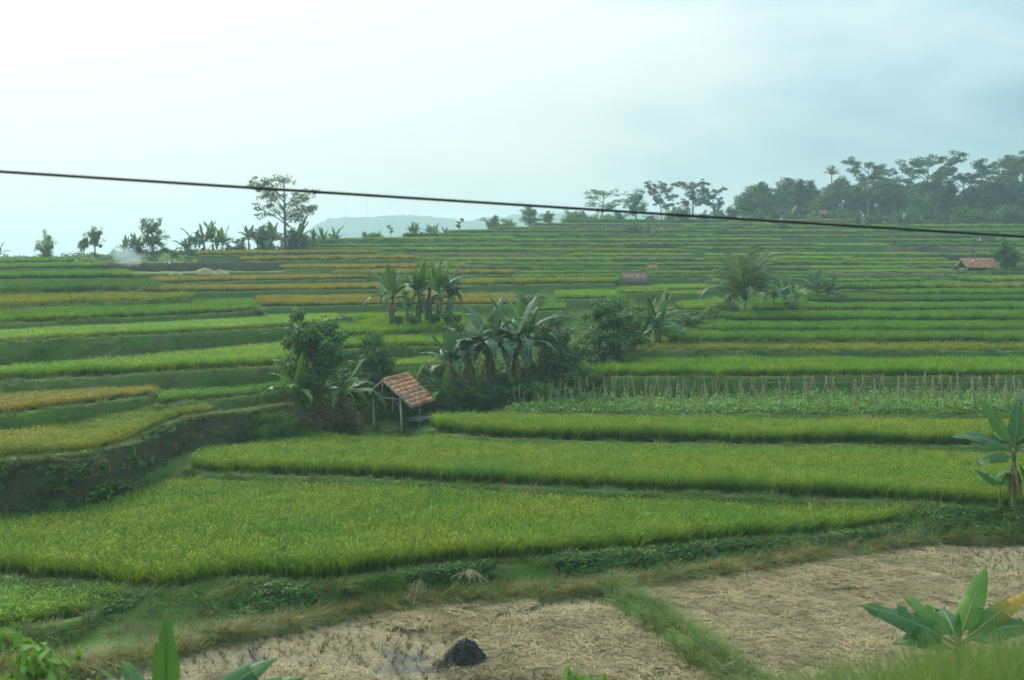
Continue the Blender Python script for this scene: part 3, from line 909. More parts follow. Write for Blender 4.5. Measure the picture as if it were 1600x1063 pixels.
for k, lab in (('near', 'short grass and weeds on the near bunds and banks'), ('mid', 'short grass on the bunds of the middle terraces')):
    if GRASS[k]:
        pt = np.concatenate([g[0] for g in GRASS[k]]); s = np.concatenate([g[1] for g in GRASS[k]])
        r = np.random.default_rng(77)
        n = len(pt)
        base = 0.26 if k == 'near' else 0.4
        w = s * (1.0 if k == 'near' else 1.8)
        rot = np.stack([r.normal(0, .2, n), r.normal(0, .2, n), r.uniform(0, 6.28, n)], -1)
        dry = r.uniform(size=n) < 0.16
        for nm, src, mk in (('grass', 'grass', ~dry), ('dry_grass', 'grass_dry', dry)):
            o = scatter(nm, src, pt[mk], rot[mk], np.stack([w, w, s * base], -1)[mk])
            tag(o, lab if nm == 'grass' else lab.replace('short grass', 'withered grass'), 'grass', None, 'stuff')
# ------------------------------------------------------------------ foreground: embankment, stubble field, bunds, straw
def emb_z(D, x=0.0):
    return 8.5 - 0.37 * D if D > 2 else 7.76
def build_embankment():
    rows = []
    xs = np.arange(-45, 46, 0.8)
    for D in list(np.arange(-6, 23.5, 0.8)):
        z = 0.28 + max(emb_z(D) - 0.28, 0) + 0.0 * xs
        z = z + 0.12 * vnoise(xs * 0.5, xs * 0 + D * 0.5, 61) * (D < 21.5)
        if D > 21.9: z = np.minimum(z, 0.2)
        rows.append(np.stack([xs, xs * 0 + D, z], -1))
    tag(link('embankment', grid_mesh('embankment', rows, MATS['hill_grass'])), 'grassy railway embankment sloping down to the stubble field', 'embankment', kind='structure')
build_embankment()

BU = [(-260, 1048), (0, 1046), (180, 1038), (300, 1003), (400, 984), (500, 964), (600, 945), (700, 934), (850, 925), (950, 916), (1100, 895), (1250, 872), (1400, 851), (1500, 843), (1600, 841), (1900, 840)]
def bundD(u): return (0.3 - ZC) / (-(np.interp(u, [b[0] for b in BU], [b[1] for b in BU]) - V0) / F)
def build_stubble_ground():
    us = np.arange(-500, 2101, 20)
    rows = []
    for t in np.linspace(0, 1, 14):
        row = []
        for u in us:
            D0 = 19.0; D1 = max(bundD(u) + 1.6, 24) if u < 1480 else 40.0
            D = D0 + (D1 - D0) * t
            x = (u - 800) / F * D
            row.append((x, D, 0.3 + 0.03 * float(vnoise(x * 1.2, D * 1.2, 62))))
        rows.append(row)
    tag(link('stubble_field', grid_mesh('stubble_field', rows, MATS['stubble_mud'])), 'harvested muddy field with cut stubble along the bottom of the view', 'field', kind='structure')
build_stubble_ground()

def bund(name, pts, w, h, label, mat='bank'):
    """low rounded earth bund along points (x, y, z)"""
    pts = np.asarray(pts, float)
    seg = np.r_[0, np.cumsum(np.hypot(*np.diff(pts[:, :2], axis=0).T))]
    s = np.arange(0, seg[-1], 0.3)
    C = np.stack([np.interp(s, seg, pts[:, k]) for k in range(3)], -1)
    d = np.gradient(C[:, :2], axis=0); d /= np.linalg.norm(d, axis=1)[:, None]
    nrm = np.stack([d[:, 1], -d[:, 0]], -1)
    rows = []
    for t, zz in ((-1, -0.15), (-0.8, 0.35), (-0.45, 0.9), (0, 1.0), (0.45, 0.92), (0.8, 0.4), (1, -0.15)):
        off = t * w / 2 * (1 + 0.2 * vnoise(s * 0.8, s * 0 + t, 63))
        z = C[:, 2] + h * zz * (1 + 0.25 * vnoise(s * 0.7, s * 0 + 3 * t, 64))
        rows.append(np.stack([C[:, 0] + nrm[:, 0] * off, C[:, 1] + nrm[:, 1] * off, z], -1))
    o = link(name, grid_mesh(name, rows, MATS[mat]))
    tag(o, label, 'bund', kind='structure')
    r = np.random.default_rng(len(s))
    n = int(seg[-1] * 44)
    k = r.integers(0, len(s), n); t = r.uniform(-0.9, 0.9, n)
    pp = np.stack([C[k, 0] + nrm[k, 0] * t * w / 2, C[k, 1] + nrm[k, 1] * t * w / 2, C[k, 2] + h * (1 - t * t) * 0.9], -1)
    return pp
ground_mat('bund_dry', [(0.30, (0.11, 0.13, 0.04)), (0.45, (0.18, 0.18, 0.06)), (0.58, (0.27, 0.24, 0.10)), (0.70, (0.2, 0.15, 0.08))])
gp = [bund('bund', [((u - 800) / F * (bundD(u) - .3), bundD(u) - .3, 0.3) for u in np.arange(-300, 1900, 25)], 0.85, 0.22, 'low dry grass bund between the green bank and the stubble field', 'bund_dry')]
gp.append(bund('bund', [tuple(at_z(u, v, 0.3)) for u, v in ((955, 921), (985, 945), (1020, 968), (1065, 1000), (1110, 1035), (1160, 1070), (1240, 1130))], 1.1, 0.3, 'grassy bund running diagonally between the stubble and the straw-covered field'))
r = np.random.default_rng(5)
pp = np.concatenate(gp); n = len(pp)
dry = r.uniform(size=n) < np.where(np.arange(n) < len(gp[0]), 0.62, 0.25)
for src, mk, lab in (('grass', ~dry, 'green grass tufts on the bunds beside the stubble'), ('grass_dry', dry, 'straw coloured grass on the bunds beside the stubble')):
    k = int(mk.sum()); s = r.uniform(0.6, 1.2, k)
    o = scatter('grass', src, pp[mk], np.stack([r.normal(0, .25, k), r.normal(0, .25, k), r.uniform(0, 6.28, k)], -1), np.stack([s, s, s * r.uniform(0.16, 0.3, k)], -1))
    tag(o, lab, 'grass', None, 'stuff')

# right-hand verge beyond the big paddy
rows = []
for t in np.linspace(0, 1, 10):
    row = []
    for u in np.arange(1380, 1901, 10):
        D1 = 36.7; D0 = bundD(u) - 0.2
        D = D0 + (D1 - D0) * t
        z = 0.32 + 0.58 * min(1.0, t * 1.6) ** 0.8 * min(1, max(0, (u - 1380) / 60)) + 0.08 * float(vnoise(u * 0.06, t * 5, 65))
        row.append(((u - 800) / F * D, D, z))
    rows.append(row)
tag(link('verge', grid_mesh('verge', rows, MATS['bank'])), 'grassy verge at the end of the large paddy', 'verge', kind='structure')
VERGE = np.array(rows).reshape(-1, 3)

# weeds (broad leaved) on the near banks
def weeds(pts, label, smin=0.5, smax=1.2, src='weeds', seed=9, flat=1.0):
    r = np.random.default_rng(seed); n = len(pts)
    s = r.uniform(smin, smax, n)
    o = scatter('weeds', src, pts, np.stack([r.normal(0, .2, n), r.normal(0, .2, n), r.uniform(0, 6.28, n)], -1), np.stack([s, s, s * flat], -1))
    tag(o, label, 'weeds', None, 'stuff')
r = np.random.default_rng(15)
pl = PLOTS[1]
u = r.uniform(-150, 1480, 5200)
fD = bundD(u); lD = np.interp(u, pl['us'], pl['Df'])
t = 0.14 + 0.86 * r.beta(1.2, 1.1, len(u))
zt = np.interp(t, [0, .3, .5, .68, .82, .93, 1], [0.02, .2, .42, .66, .88, .99, 1.0])
D = fD + (lD - fD) * t
ok = vnoise((u - 800) / F * D * 0.5, D * 0.9, 66) > -0.35
P_ = np.stack([(u - 800) / F * D, D, 0.3 + 0.7 * zt * np.interp(u, [900, 1400], [1.0, .6])], -1)[ok]
weeds(P_, 'broad-leaved weeds covering the bank below the large paddy', 0.35, 0.85, flat=0.7)
# the earth bank below the yellowing terrace: a few trailing weeds
pj = PLOTS[5]
u = r.uniform(-120, 440, 520); lD = np.interp(u, pj['us'], pj['Df']); t = r.uniform(0, 1, len(u)) ** 0.8
P_ = np.stack([(u - 800) / F * (lD - 0.72 * t), lD - 0.72 * t, 3.0 - 2.2 * t], -1)
P_ = P_[vnoise(u * 0.03, t * 3, 67) > -0.1]
weeds(P_, 'weeds trailing down the bare earth bank', 0.35, 0.95, seed=19)
u = r.uniform(1440, 1800, 900); k = r.integers(0, len(VERGE), 900)
weeds(VERGE[k] + r.normal(0, 0.15, (900, 3)) * (1, 1, 0), 'low weeds on the verge under the tall banana plant', 0.5, 1.1, seed=23)
k = r.integers(0, len(VERGE), 2600); s = r.uniform(.6, 1.3, 2600)
tag(scatter('grass', 'grass', VERGE[k] + r.normal(0, .15, (2600, 3)) * (1, 1, 0), np.stack([r.normal(0, .2, 2600), r.normal(0, .2, 2600), r.uniform(0, 6.28, 2600)], -1), np.stack([s, s, s * .3], -1)), 'grass on the verge under the tall banana plant', 'grass', None, 'stuff')

# grassy ground around the gully
def gully_pts(n, ur, vr, seed, lift=-0.9):
    r = np.random.default_rng(seed); out = []
    for _ in range(n):
        u = r.uniform(*ur); v = r.uniform(*vr)
        D, z = hill_z(u, v)
        out.append(((u - 800) / F * D, D, z - 1.0))
    return np.array(out)
weeds(np.concatenate([gully_pts(900, (440, 700), (560, 665), 1), gully_pts(900, (640, 960), (540, 640), 2), gully_pts(700, (840, 1140), (480, 570), 3)]),
      'tangled weeds filling the gully behind the hut', 0.9, 2.0, seed=31)
weeds(gully_pts(500, (1090, 1340), (445, 490), 4), 'weeds around the coconut palm foot', 0.9, 1.8, seed=32)
r = np.random.default_rng(33)
q = []
for _ in range(900):
    u = r.uniform(-100, 1700); vt = float(np.interp(u, SKY_U, SKY_V)); v = vt + abs(r.normal(0, 7)) + 1
    D, z = hill_z(u, v); q.append(((u - 800) / F * D, D, z - 0.85))
weeds(np.array(q), 'low scrub along the ridge and the upper banks', 1.5, 3.2, seed=34, flat=0.7)

# rough grass over the parts of the slope that carry no crop
r = np.random.default_rng(35)
q = []
for _ in range(9000):
    u = r.uniform(430, 1200) if r.uniform() < .8 else r.uniform(-100, 1700); v = r.uniform(440, 650)
    if u < 560 and v > 655: continue
    if u > 930 and v > 590: continue
    D, z = hill_z(u, v); q.append(((u - 800) / F * D, D, z - 1.05))
q = np.array(q); n = len(q); s = r.uniform(1.2, 2.6, n)
tag(scatter('grass', 'grass', q, np.stack([r.normal(0, .2, n), r.normal(0, .2, n), r.uniform(0, 6.28, n)], -1), np.stack([s, s, s * r.uniform(.16, .34, n)], -1)), 'rough grass on the untilled parts of the slope', 'grass', None, 'stuff')

# mound beside the gully
rows = []
c = at_z(402, 697, 1.5)
for i in range(11):
    rr_ = i / 10
    row = []
    for k in range(33):
        a = 2 * math.pi * k / 32
        x = c.x + 2.1 * rr_ * math.cos(a); y = c.y + 0.8 + 1.5 * rr_ * math.sin(a)
        z = 1.35 + 1.35 * (1 - rr_ ** 2.2) * (1 + 0.2 * float(vnoise(x * 1.2, y * 1.2, 68)))
        row.append((x, y, z))
    rows.append(row)
tag(link('mound', grid_mesh('mound', rows, MATS['bank'])), 'grassy mound beside the gully left of the hut', 'mound', kind='structure')
r = np.random.default_rng(36); n = 420
a = r.uniform(0, 6.28, n); q = np.sqrt(r.uniform(0, 1, n))
P_ = np.stack([c.x + 2.1 * q * np.cos(a), c.y + .8 + 1.5 * q * np.sin(a), 1.38 + 1.3 * (1 - q ** 2.2)], -1)
s = r.uniform(0.8, 1.5, n)
tag(scatter('grass', 'grass', P_, np.stack([r.normal(0, .3, n), r.normal(0, .3, n), r.uniform(0, 6.28, n)], -1), np.stack([s, s, s * .4], -1)), 'long grass on the mound beside the gully', 'grass', None, 'stuff')

# straw mats, loose straw and stubble
def straw_mesh(name, n, rad, mat, seed, length=0.5, up=0.035):
    r = np.random.default_rng(seed); V, Q = [], []
    main = r.uniform(0, 3.14)
    for _ in range(n):
        a = r.uniform(0, 6.28); q = rad * math.sqrt(r.uniform())
        c = Vector((q * math.cos(a), q * math.sin(a), r.uniform(0.0, up)))
        d = main + r.normal(0, 1.0); L = length * r.uniform(0.4, 1.2) / 2; w = r.uniform(0.0035, 0.0075)
        t = Vector((math.cos(d), math.sin(d), r.normal(0, 0.05))); s = Vector((-math.sin(d), math.cos(d), r.normal(0, 0.3))) * w
        bend = Vector((-math.sin(d), math.cos(d), 0)) * r.normal(0, 0.05)
        b0 = len(V)
        for p in (c - t * L, c + bend, c + t * L):
            V += [tuple(p - s), tuple(p + s)]
        Q += [(b0, b0 + 1, b0 + 3, b0 + 2), (b0 + 2, b0 + 3, b0 + 5, b0 + 4)]
    return np_mesh(name, V, Q, mats=[mat])
source('straw', [straw_mesh('straw_mat', 190, 0.55, MATS['straw_mat'], 1, 0.45), straw_mesh('straw_mat', 190, 0.55, MATS['straw_mat'], 2, 0.4), straw_mesh('straw_mat', 190, 0.5, MATS['straw_grey'], 3, 0.4, 0.05), straw_mesh('straw_mat', 150, 0.5, MATS['straw_grey'], 4, 0.35, 0.06)])
r = np.random.default_rng(44)
dbu, dbv = [930, 955, 985, 1020, 1065, 1110, 1160, 1300], [905, 921, 945, 968, 1000, 1035, 1070, 1190]
def right_of_bund(u, v): return u > np.interp(v, dbv, dbu)
x, y = jitter_grid(-14, 26, 22.6, 37, 0.33, r)
u = 800 + F * x / y; v = V0 + (ZC - 0.3) / y * F
inb = (y < bundD(u) - 0.72) & (u > -60) & (u < 1760)
rt = right_of_bund(u - 22, v)
dens = vnoise(x * 0.45, y * 0.7, 71) + 0.5 * vnoise(x * 1.5, y * 1.5, 72)
keepR = inb & rt & ((dens > -0.75) | (r.uniform(size=len(x)) < 0.4)) & ~((u > 1500) & (v < 905))
lf = inb & ~right_of_bund(u + 40, v) & (u > 330)
keepL = lf & (dens + (u - 760) / 700 > 0.10)
for kp, lab, z0 in ((keepR, 'thick layer of dry straw spread over the field beyond the diagonal bund', 0.325), (keepL, 'loose dry straw strewn over the stubble around the burnt heap', 0.32)):
    n = int(kp.sum()); s = r.uniform(0.6, 1.15, n)
    o = scatter('straw', 'straw', np.stack([x[kp], y[kp], np.full(n, z0) + r.uniform(0, .05, n)], -1),
                np.stack([r.normal(0, .06, n), r.normal(0, .06, n), r.normal(0.1, 0.9, n)], -1), np.stack([s, s, s * 1.2], -1))
    tag(o, lab, 'straw', None, 'stuff')
xs = np.arange(-16, 26, 0.28); ys = np.arange(22.6, 37, 0.27)
gx, gy = np.meshgrid(xs, ys); x = gx.ravel() + r.normal(0, .06, gx.size); y = gy.ravel() + 0.12 * x + r.normal(0, .05, gx.size)
u = 800 + F * x / y; v = V0 + (ZC - 0.3) / y * F
inb = (y < bundD(u) - 0.75) & (y > 22.4) & (u > 100) & (u < 1760)
kp = inb & (r.uniform(size=len(x)) < .82) & ((~right_of_bund(u + 30, v)) | ((u > 1480) & (v < 915)) | ((r.uniform(size=len(x)) < 0.12) & right_of_bund(u - 30, v)))
n = int(kp.sum()); s = r.uniform(0.7, 1.3, n)
tag(scatter('stubble', 'stubble', np.stack([x, y, np.full(len(x), .3)], -1)[kp], np.stack([r.normal(0, .15, n), r.normal(0, .15, n), r.uniform(0, 6.28, n)], -1), np.stack([s, s, s * .22], -1)),
    'rows of cut rice stubble in the muddy field', 'stubble', None, 'stuff')

# burnt heap
def burnt_heap():
    c = at_z(728, 1038, 0.3)
    e = empty('burnt_heap', c)
    tag(e, 'charred black heap of burnt straw on the stubble', 'heap')
    rows = []
    for i in range(13):
        q = i / 12; row = []
        for k in range(41):
            a = 2 * math.pi * k / 40
            rad = 0.56 * q * (1 + 0.16 * float(vnoise(math.cos(a) * 2 + 5, math.sin(a) * 2 + 5, 81)))
            z = 0.60 * (1 - q ** 1.5) - 0.04 + 0.07 * float(vnoise(rad * math.cos(a) * 7, rad * math.sin(a) * 7, 82))
            row.append((rad * math.cos(a), rad * math.sin(a) * 0.9, z))
        rows.append(row)
    link('ash_core', grid_mesh('ash_core', rows, MATS['char']), e)
    r = np.random.default_rng(83); V, Q = [], []
    for _ in range(700):
        a = r.uniform(0, 6.28); q = math.sqrt(r.uniform()) * 1.05
        z = 0.60 * (1 - min(q, 1) ** 1.5)
        p = Vector((0.57 * q * math.cos(a), 0.52 * q * math.sin(a), max(z, 0.01)))
        d = Vector((math.cos(a) * 0.6 + r.normal(0, .5), math.sin(a) * .6 + r.normal(0, .5), -0.5 + r.normal(0, .4))).normalized() * r.uniform(0.05, 0.13)
        s = d.orthogonal().normalized() * 0.006; b0 = len(V)
        V += [tuple(p - d - s), tuple(p - d + s), tuple(p + d + s), tuple(p + d - s)]; Q.append((b0, b0 + 1, b0 + 2, b0 + 3))
    tag(link('charred_straw', np_mesh('charred_straw', V, Q, mats=[MATS['char']]), e), kind='stuff')
    V, Q = [], []
    for _ in range(260):
        a = r.uniform(0, 6.28); q = 0.8 + abs(r.normal(0, .55))
        p = Vector((0.55 * q * math.cos(a) + 0.1, 0.5 * q * math.sin(a) - 0.12, 0.05)); d = Vector((r.normal(), r.normal(), 0.1)).normalized() * r.uniform(.05, .12)
        s = Vector((-d.y, d.x, 0)).normalized() * .012; b0 = len(V)
        V += [tuple(p - d - s), tuple(p - d + s), tuple(p + d + s), tuple(p + d - s)]; Q.append((b0, b0 + 1, b0 + 2, b0 + 3))
    tag(link('scorched_litter', np_mesh('scorched_litter', V, Q, mats=[MATS['char']]), e), kind='stuff')
burnt_heap()

# small straw wisps caught on the bunds and hanging down the bank
def straw_wisp(u, v, z, L, fan, label, n=40, seed=0, hang=True):
    r = np.random.default_rng(seed + 300)
    c = at_z(u, v, z); V, Q = [], []
    for _ in range(n):
        k = r.uniform(.35, 1.1); f = r.normal(0, fan)
        base = Vector((r.normal(0, .05), r.normal(0, .05), 0.02))
        if hang: pts = [base + Vector((f * t * L * k, -(.15 + .75 * t) * t * L * k, (.04 * math.sin(t * 3.1) - .40 * t) * L * k + .03)) for t in (0, .35, .7, 1.0)]
        else: pts = [base + Vector((f * t * L * k, r.normal(0, .06) * t - .1 * t, L * k * t * (1 - .35 * t))) for t in (0, .35, .7, 1.0)]
        w = r.uniform(.003, .007); b0 = len(V)
        for p in pts: V += [(p.x - w, p.y, p.z), (p.x + w, p.y, p.z)]
        Q += [(b0 + 2 * k_, b0 + 2 * k_ + 1, b0 + 2 * k_ + 3, b0 + 2 * k_ + 2) for k_ in range(3)]
    tag(link('straw_wisp', np_mesh('straw_wisp', V, Q, mats=[MATS['straw_grey']]), None, c), label, 'straw', 'straw wisps on the bund')
straw_wisp(734, 893, 0.98, 0.5, .75, 'pale straw wisp drooping over the bund below the large paddy', 34, 1)
straw_wisp(655, 908, 0.85, .9, .3, 'long straw wisp hanging down the bank left of the drooping one', 26, 2)
straw_wisp(607, 899, 1.02, 0.42, .14, 'thin straw stalks standing on the bund edge left of the hanging wisp', 30, 3, False)
straw_wisp(1105, 861, 1.0, 0.42, .2, 'straw stalks standing on the bund at the right part of the large paddy', 36, 4, False)
straw_wisp(112, 921, 1.0, 0.38, .14, 'straw stalks standing on the bund above the small lower left plot', 26, 5, False)
straw_wisp(135, 976, 0.7, 0.42, .18, 'straw stalks leaning on the edge of the small lower left plot', 30, 6, False)
# ------------------------------------------------------------------ banana plants
def banana_leaf_mesh(name, mat, arch, width, torn, seed, stalk=0.14):
    """unit-length leaf rising along +X then bending down; separate strips where the blade is torn"""
    r = np.random.default_rng(seed)
    N = 16
    def mid(t):      # midrib, bending by 'arch' radians over its length
        n = 24; x = z = 0.0; ang = 0.0
        for k in range(n):
            tt = t * (k + .5) / n
            ang = -arch * tt ** 1.5
            x += t / n * math.cos(ang); z += t / n * math.sin(ang)
        return Vector((x, 0, z))
    def ang(t): return -arch * t ** 1.5
    V, Q, T, S = [], [], [], []
    def wid(t):
        q = (t - stalk) / (1 - stalk)
        return width * max(0.0, min(1.0, q * 7)) ** 0.6 * max(0.02, (1 - q ** 2.8)) ** 0.85
    for side in (-1, 1):
        droop = 0.25
        for k in range(N):
            t0 = stalk + (1 - stalk) * k / N; t1 = stalk + (1 - stalk) * (k + 1) / N
            tear = r.uniform() < torn
            if tear: droop = r.uniform(0.1, 0.75)
            b0 = len(V)
            for t, sh in ((t0, 0.022 if tear else 0.0), (t1, 0.0)):
                p = mid(t); a = ang(t); up = Vector((-math.sin(a), 0, math.cos(a)))
                w = wid(t + (sh if k else 0))
                for q in (0.0, 0.5, 1.0):
                    off = Vector((q * w * 0.25 * (1 if t < 0.9 else 0), side * w * q * (1 - 0.15 * droop * q), 0))
                    pt = p + off + up * (0.16 * w * math.sin(q * 1.6) - droop * w * q * q)
                    V.append(tuple(pt)); T.append(t); S.append(0.0)
            f = [(b0, b0 + 1, b0 + 4, b0 + 3), (b0 + 1, b0 + 2, b0 + 5, b0 + 4)]
            if side < 0: f = [x[::-1] for x in f]
            Q += f
    mb = MB(); ts = np.linspace(0, 0.97, 9)
    mb.tube([mid(t) + Vector((0, 0, -0.004)) for t in ts], [0.016 * (1 - 0.85 * t) + 0.002 for t in ts], 5)
    b0 = len(V); V += mb.v; Q += [tuple(i + b0 for i in q) for q in mb.q]
    T += [0.3] * len(mb.v); S += [1.0] * len(mb.v)
    return np_mesh(name, V, Q, [tuple(i + b0 for i in q) for q in mb.t], [mat], attrs={'t': T, 's': S}, smooth=True)

LEAVES = {}
for mk in ('banana_leaf', 'banana_leaf_grey', 'banana_leaf_bright', 'banana_leaf_yellow'):
    m = MATS[mk]
    LEAVES[mk] = {
        'erect': [banana_leaf_mesh('banana_leaf', m, a, w, t, 5 + i) for i, (a, w, t) in enumerate([(0.35, .14, .25), (0.6, .15, .35), (0.25, .12, .3)])],
        'arch': [banana_leaf_mesh('banana_leaf', m, a, w, t, 15 + i) for i, (a, w, t) in enumerate([(1.1, .155, .35), (1.4, .16, .5), (1.25, .15, .65)])],
        'droop': [banana_leaf_mesh('banana_leaf', m, a, w, t, 25 + i) for i, (a, w, t) in enumerate([(1.9, .16, .5), (2.2, .165, .6), (2.0, .15, .75)])],
    }
DRY = [banana_leaf_mesh('dry_leaf', MATS['dry_leaf'], 0.7, .07, .5, 45 + i) for i in range(2)]
def stem_mesh(seed, bend):
    mb = MB(); zs = np.linspace(0, 1, 8)
    mb.tube([(bend * t * t, 0, t) for t in zs], [0.075 * (1 - 0.5 * t) * (1.15 if t < .1 else 1) for t in zs], 8)
    return mb.mesh('pseudostem', MATS['banana_stem'], True)
STEMS = [stem_mesh(i, b_) for i, b_ in enumerate((0.0, 0.06, 0.12))]

def banana(loc, stem, L, n, label, mat='banana_leaf', style='mix', seed=0, group=None, dry=2, spread=1.0, az0=None, name='banana_plant', extra=None, fat=1.0):
    r = random.Random(seed)
    e = empty(name, loc, r.uniform(0, 6.28) if az0 is None else az0)
    stem *= 0.74; L *= 1.18; n += 3
    tag(e, label, 'banana plant', group)
    k = r.randrange(3)
    link('pseudostem', STEMS[k], e, scale=(stem ** 0.6 * fat, stem ** 0.6 * fat, stem))
    top = Vector(((0, .06, .12)[k] * stem ** 0.6, 0, stem * 0.97))
    for i in range(n):
        az = i * 2.4 + r.uniform(-.3, .3)
        q = i / max(1, n - 1)
        if style == 'mix': kind = 'erect' if q < .35 else ('arch' if q < .75 else 'droop')
        elif style == 'erect': kind = 'erect' if q < .55 else ('arch' if q < .85 else 'droop')
        elif style == 'droop': kind = 'erect' if q < .15 else ('arch' if q < .4 else 'droop')
        elev = {'erect': r.uniform(62, 82), 'arch': r.uniform(40, 62), 'droop': r.uniform(18, 42)}[kind] / (spread if kind != 'erect' else 1)
        mk = mat
        if mat == 'banana_leaf' and kind == 'erect' and r.random() < .45: mk = 'banana_leaf_bright'
        me = r.choice(LEAVES[mk][kind])
        link('leaf', me, e, top - Vector((0, 0, 0.05 * i * stem / n)), Euler((r.uniform(-.25, .25), -R(elev), az), 'XYZ'), (lambda s_: (s_, s_ * (.78 if mat != 'banana_leaf_grey' else 1.0), s_))(L * r.uniform(.75, 1.12)))
    for i in range(dry):
        link('dry_leaf', r.choice(DRY), e, top - Vector((0, 0, 0.12 * stem)), Euler((0, R(r.uniform(55, 75)), r.uniform(0, 6.28)), 'XYZ'), L * r.uniform(.45, .7))
    for (az, el, kind, mk, sc_) in (extra or ()):
        link('leaf', LEAVES[mk][kind][0], e, top, Euler((0, -R(el), az), 'XYZ'), sc_)
    return e

def hp(u, v, lift=-0.75):
    D, z = hill_z(u, v)
    return Vector(((u - 800) / F * D, D, z + lift))

G_RIDGE = 'bananas along the ridge'
# tall clump above the middle plot
CL = 'tall banana clump in the middle of the slope'
for i, (u, v, st, L, n, lab, sty, mt) in enumerate([
    (612, 506, 2.4, 2.1, 9, 'banana plant standing alone at the left end of the tall clump', 'mix', 'banana_leaf'),
    (655, 503, 2.5, 2.0, 8, 'upright banana plant, second from the left in the tall clump', 'erect', 'banana_leaf'),
    (668, 500, 2.9, 2.1, 9, 'tallest upright banana plant in the middle of the tall clump', 'erect', 'banana_leaf_bright'),
    (684, 502, 2.6, 1.95, 8, 'banana plant with upright leaves right of the tallest one', 'erect', 'banana_leaf'),
    (702, 502, 2.2, 2.0, 9, 'banana plant at the right end of the tall clump', 'mix', 'banana_leaf_grey'),
    (636, 503, 1.2, 1.5, 6, 'short banana sucker between the lone plant and the tall clump', 'mix', 'banana_leaf'),
]):
    banana(at_d(u, v, 68 + (i % 3) * 1.2), st, L, n + 1, lab, mt, sty, 100 + i, CL, dry=7, fat=1.5)
# drooping clump in the gully behind the hut
DC = 'drooping bananas in the gully'
for i, (u, v, D, st, L, n, lab, sty, mt) in enumerate([
    (708, 634, 53.5, 3.0, 2.0, 9, 'banana plant with grey green leaves right behind the hut roof', 'mix', 'banana_leaf_grey'),
    (738, 632, 54.5, 3.9, 2.2, 10, 'banana plant with arching leaves, second behind the hut', 'droop', 'banana_leaf_grey'),
    (765, 628, 55.0, 4.3, 2.7, 12, 'large banana plant with long drooping torn leaves', 'droop', 'banana_leaf_grey'),
    (806, 625, 55.5, 4.2, 2.8, 12, 'wide drooping banana plant at the right of the gully clump', 'droop', 'banana_leaf_grey'),
    (826, 600, 58.0, 3.6, 2.3, 7, 'banana plant with two tall upright leaves behind the drooping clump', 'erect', 'banana_leaf'),
    (690, 636, 52.5, 1.0, 1.5, 7, 'short bushy banana sucker beside the hut roof', 'mix', 'banana_leaf'),
]):
    banana(at_d(u, v, D), st, L, n, lab, mt, sty, 210 + i, DC, dry=6, fat=1.3)
# beside the bushy tree left of the hut
banana(at_d(462, 652, 47.5), 1.6, 1.7, 7, 'young light green banana plant left of the bushy tree', 'banana_leaf_bright', 'mix', 231, 'bananas by the bushy tree', dry=1)
banana(at_d(500, 648, 49), 1.3, 1.8, 6, 'young banana plant under the bushy tree', 'banana_leaf_bright', 'erect', 232, 'bananas by the bushy tree', dry=1)
banana(at_d(538, 655, 49.5), 1.7, 2.3, 8, 'banana plant with wide dark leaves between the bushy tree and the hut', 'banana_leaf', 'droop', 233, 'bananas by the bushy tree', dry=3)
banana(at_d(645, 640, 53), 1.3, 1.3, 6, 'small banana plant showing yellow stalks above the hut ridge', 'banana_leaf_bright', 'erect', 234, 'bananas by the bushy tree', dry=1)
# right part of the gully
for i, (u, v, st, L, n, lab, mt) in enumerate([
    (1012, 527, 1.9, 2.0, 9, 'banana plant right of the dark bush', 'banana_leaf'), (1030, 530, 2.0, 2.2, 10, 'broad fan-leaved banana plant right of the dark bush', 'banana_leaf'),
    (1000, 535, 1.3, 1.5, 7, 'light green banana plant touching the dark bush', 'banana_leaf_bright'), (1062, 528, 1.1, 1.1, 7, 'small banana plant at the edge of the right terraces', 'banana_leaf')]):
    banana(hp(u, v, -0.6), st, L, n, lab, mt, 'mix', 250 + i, 'bananas beside the dark bush', dry=3)
for i, (u, v, st, L, n, lab, mt) in enumerate([
    (1140, 478, 1.7, 1.8, 9, 'banana plant left of the coconut palm', 'banana_leaf'), (1210, 480, 1.5, 1.7, 9, 'banana plant first right of the coconut palm', 'banana_leaf'),
    (1226, 478, 1.6, 1.6, 9, 'banana plant second right of the coconut palm', 'banana_leaf'), (1244, 476, 1.2, 1.5, 8, 'banana plant third right of the coconut palm', 'banana_leaf_bright'),
    (1276, 468, 1.5, 1.9, 9, 'grey leaved banana plant fourth right of the coconut palm', 'banana_leaf_grey'), (1296, 468, 1.3, 1.7, 8, 'grey leaved banana plant fifth right of the coconut palm', 'banana_leaf_grey')]):
    banana(hp(u, v, -0.4), st, L, n, lab, mt, 'mix', 270 + i, 'bananas right of the coconut palm', dry=2)
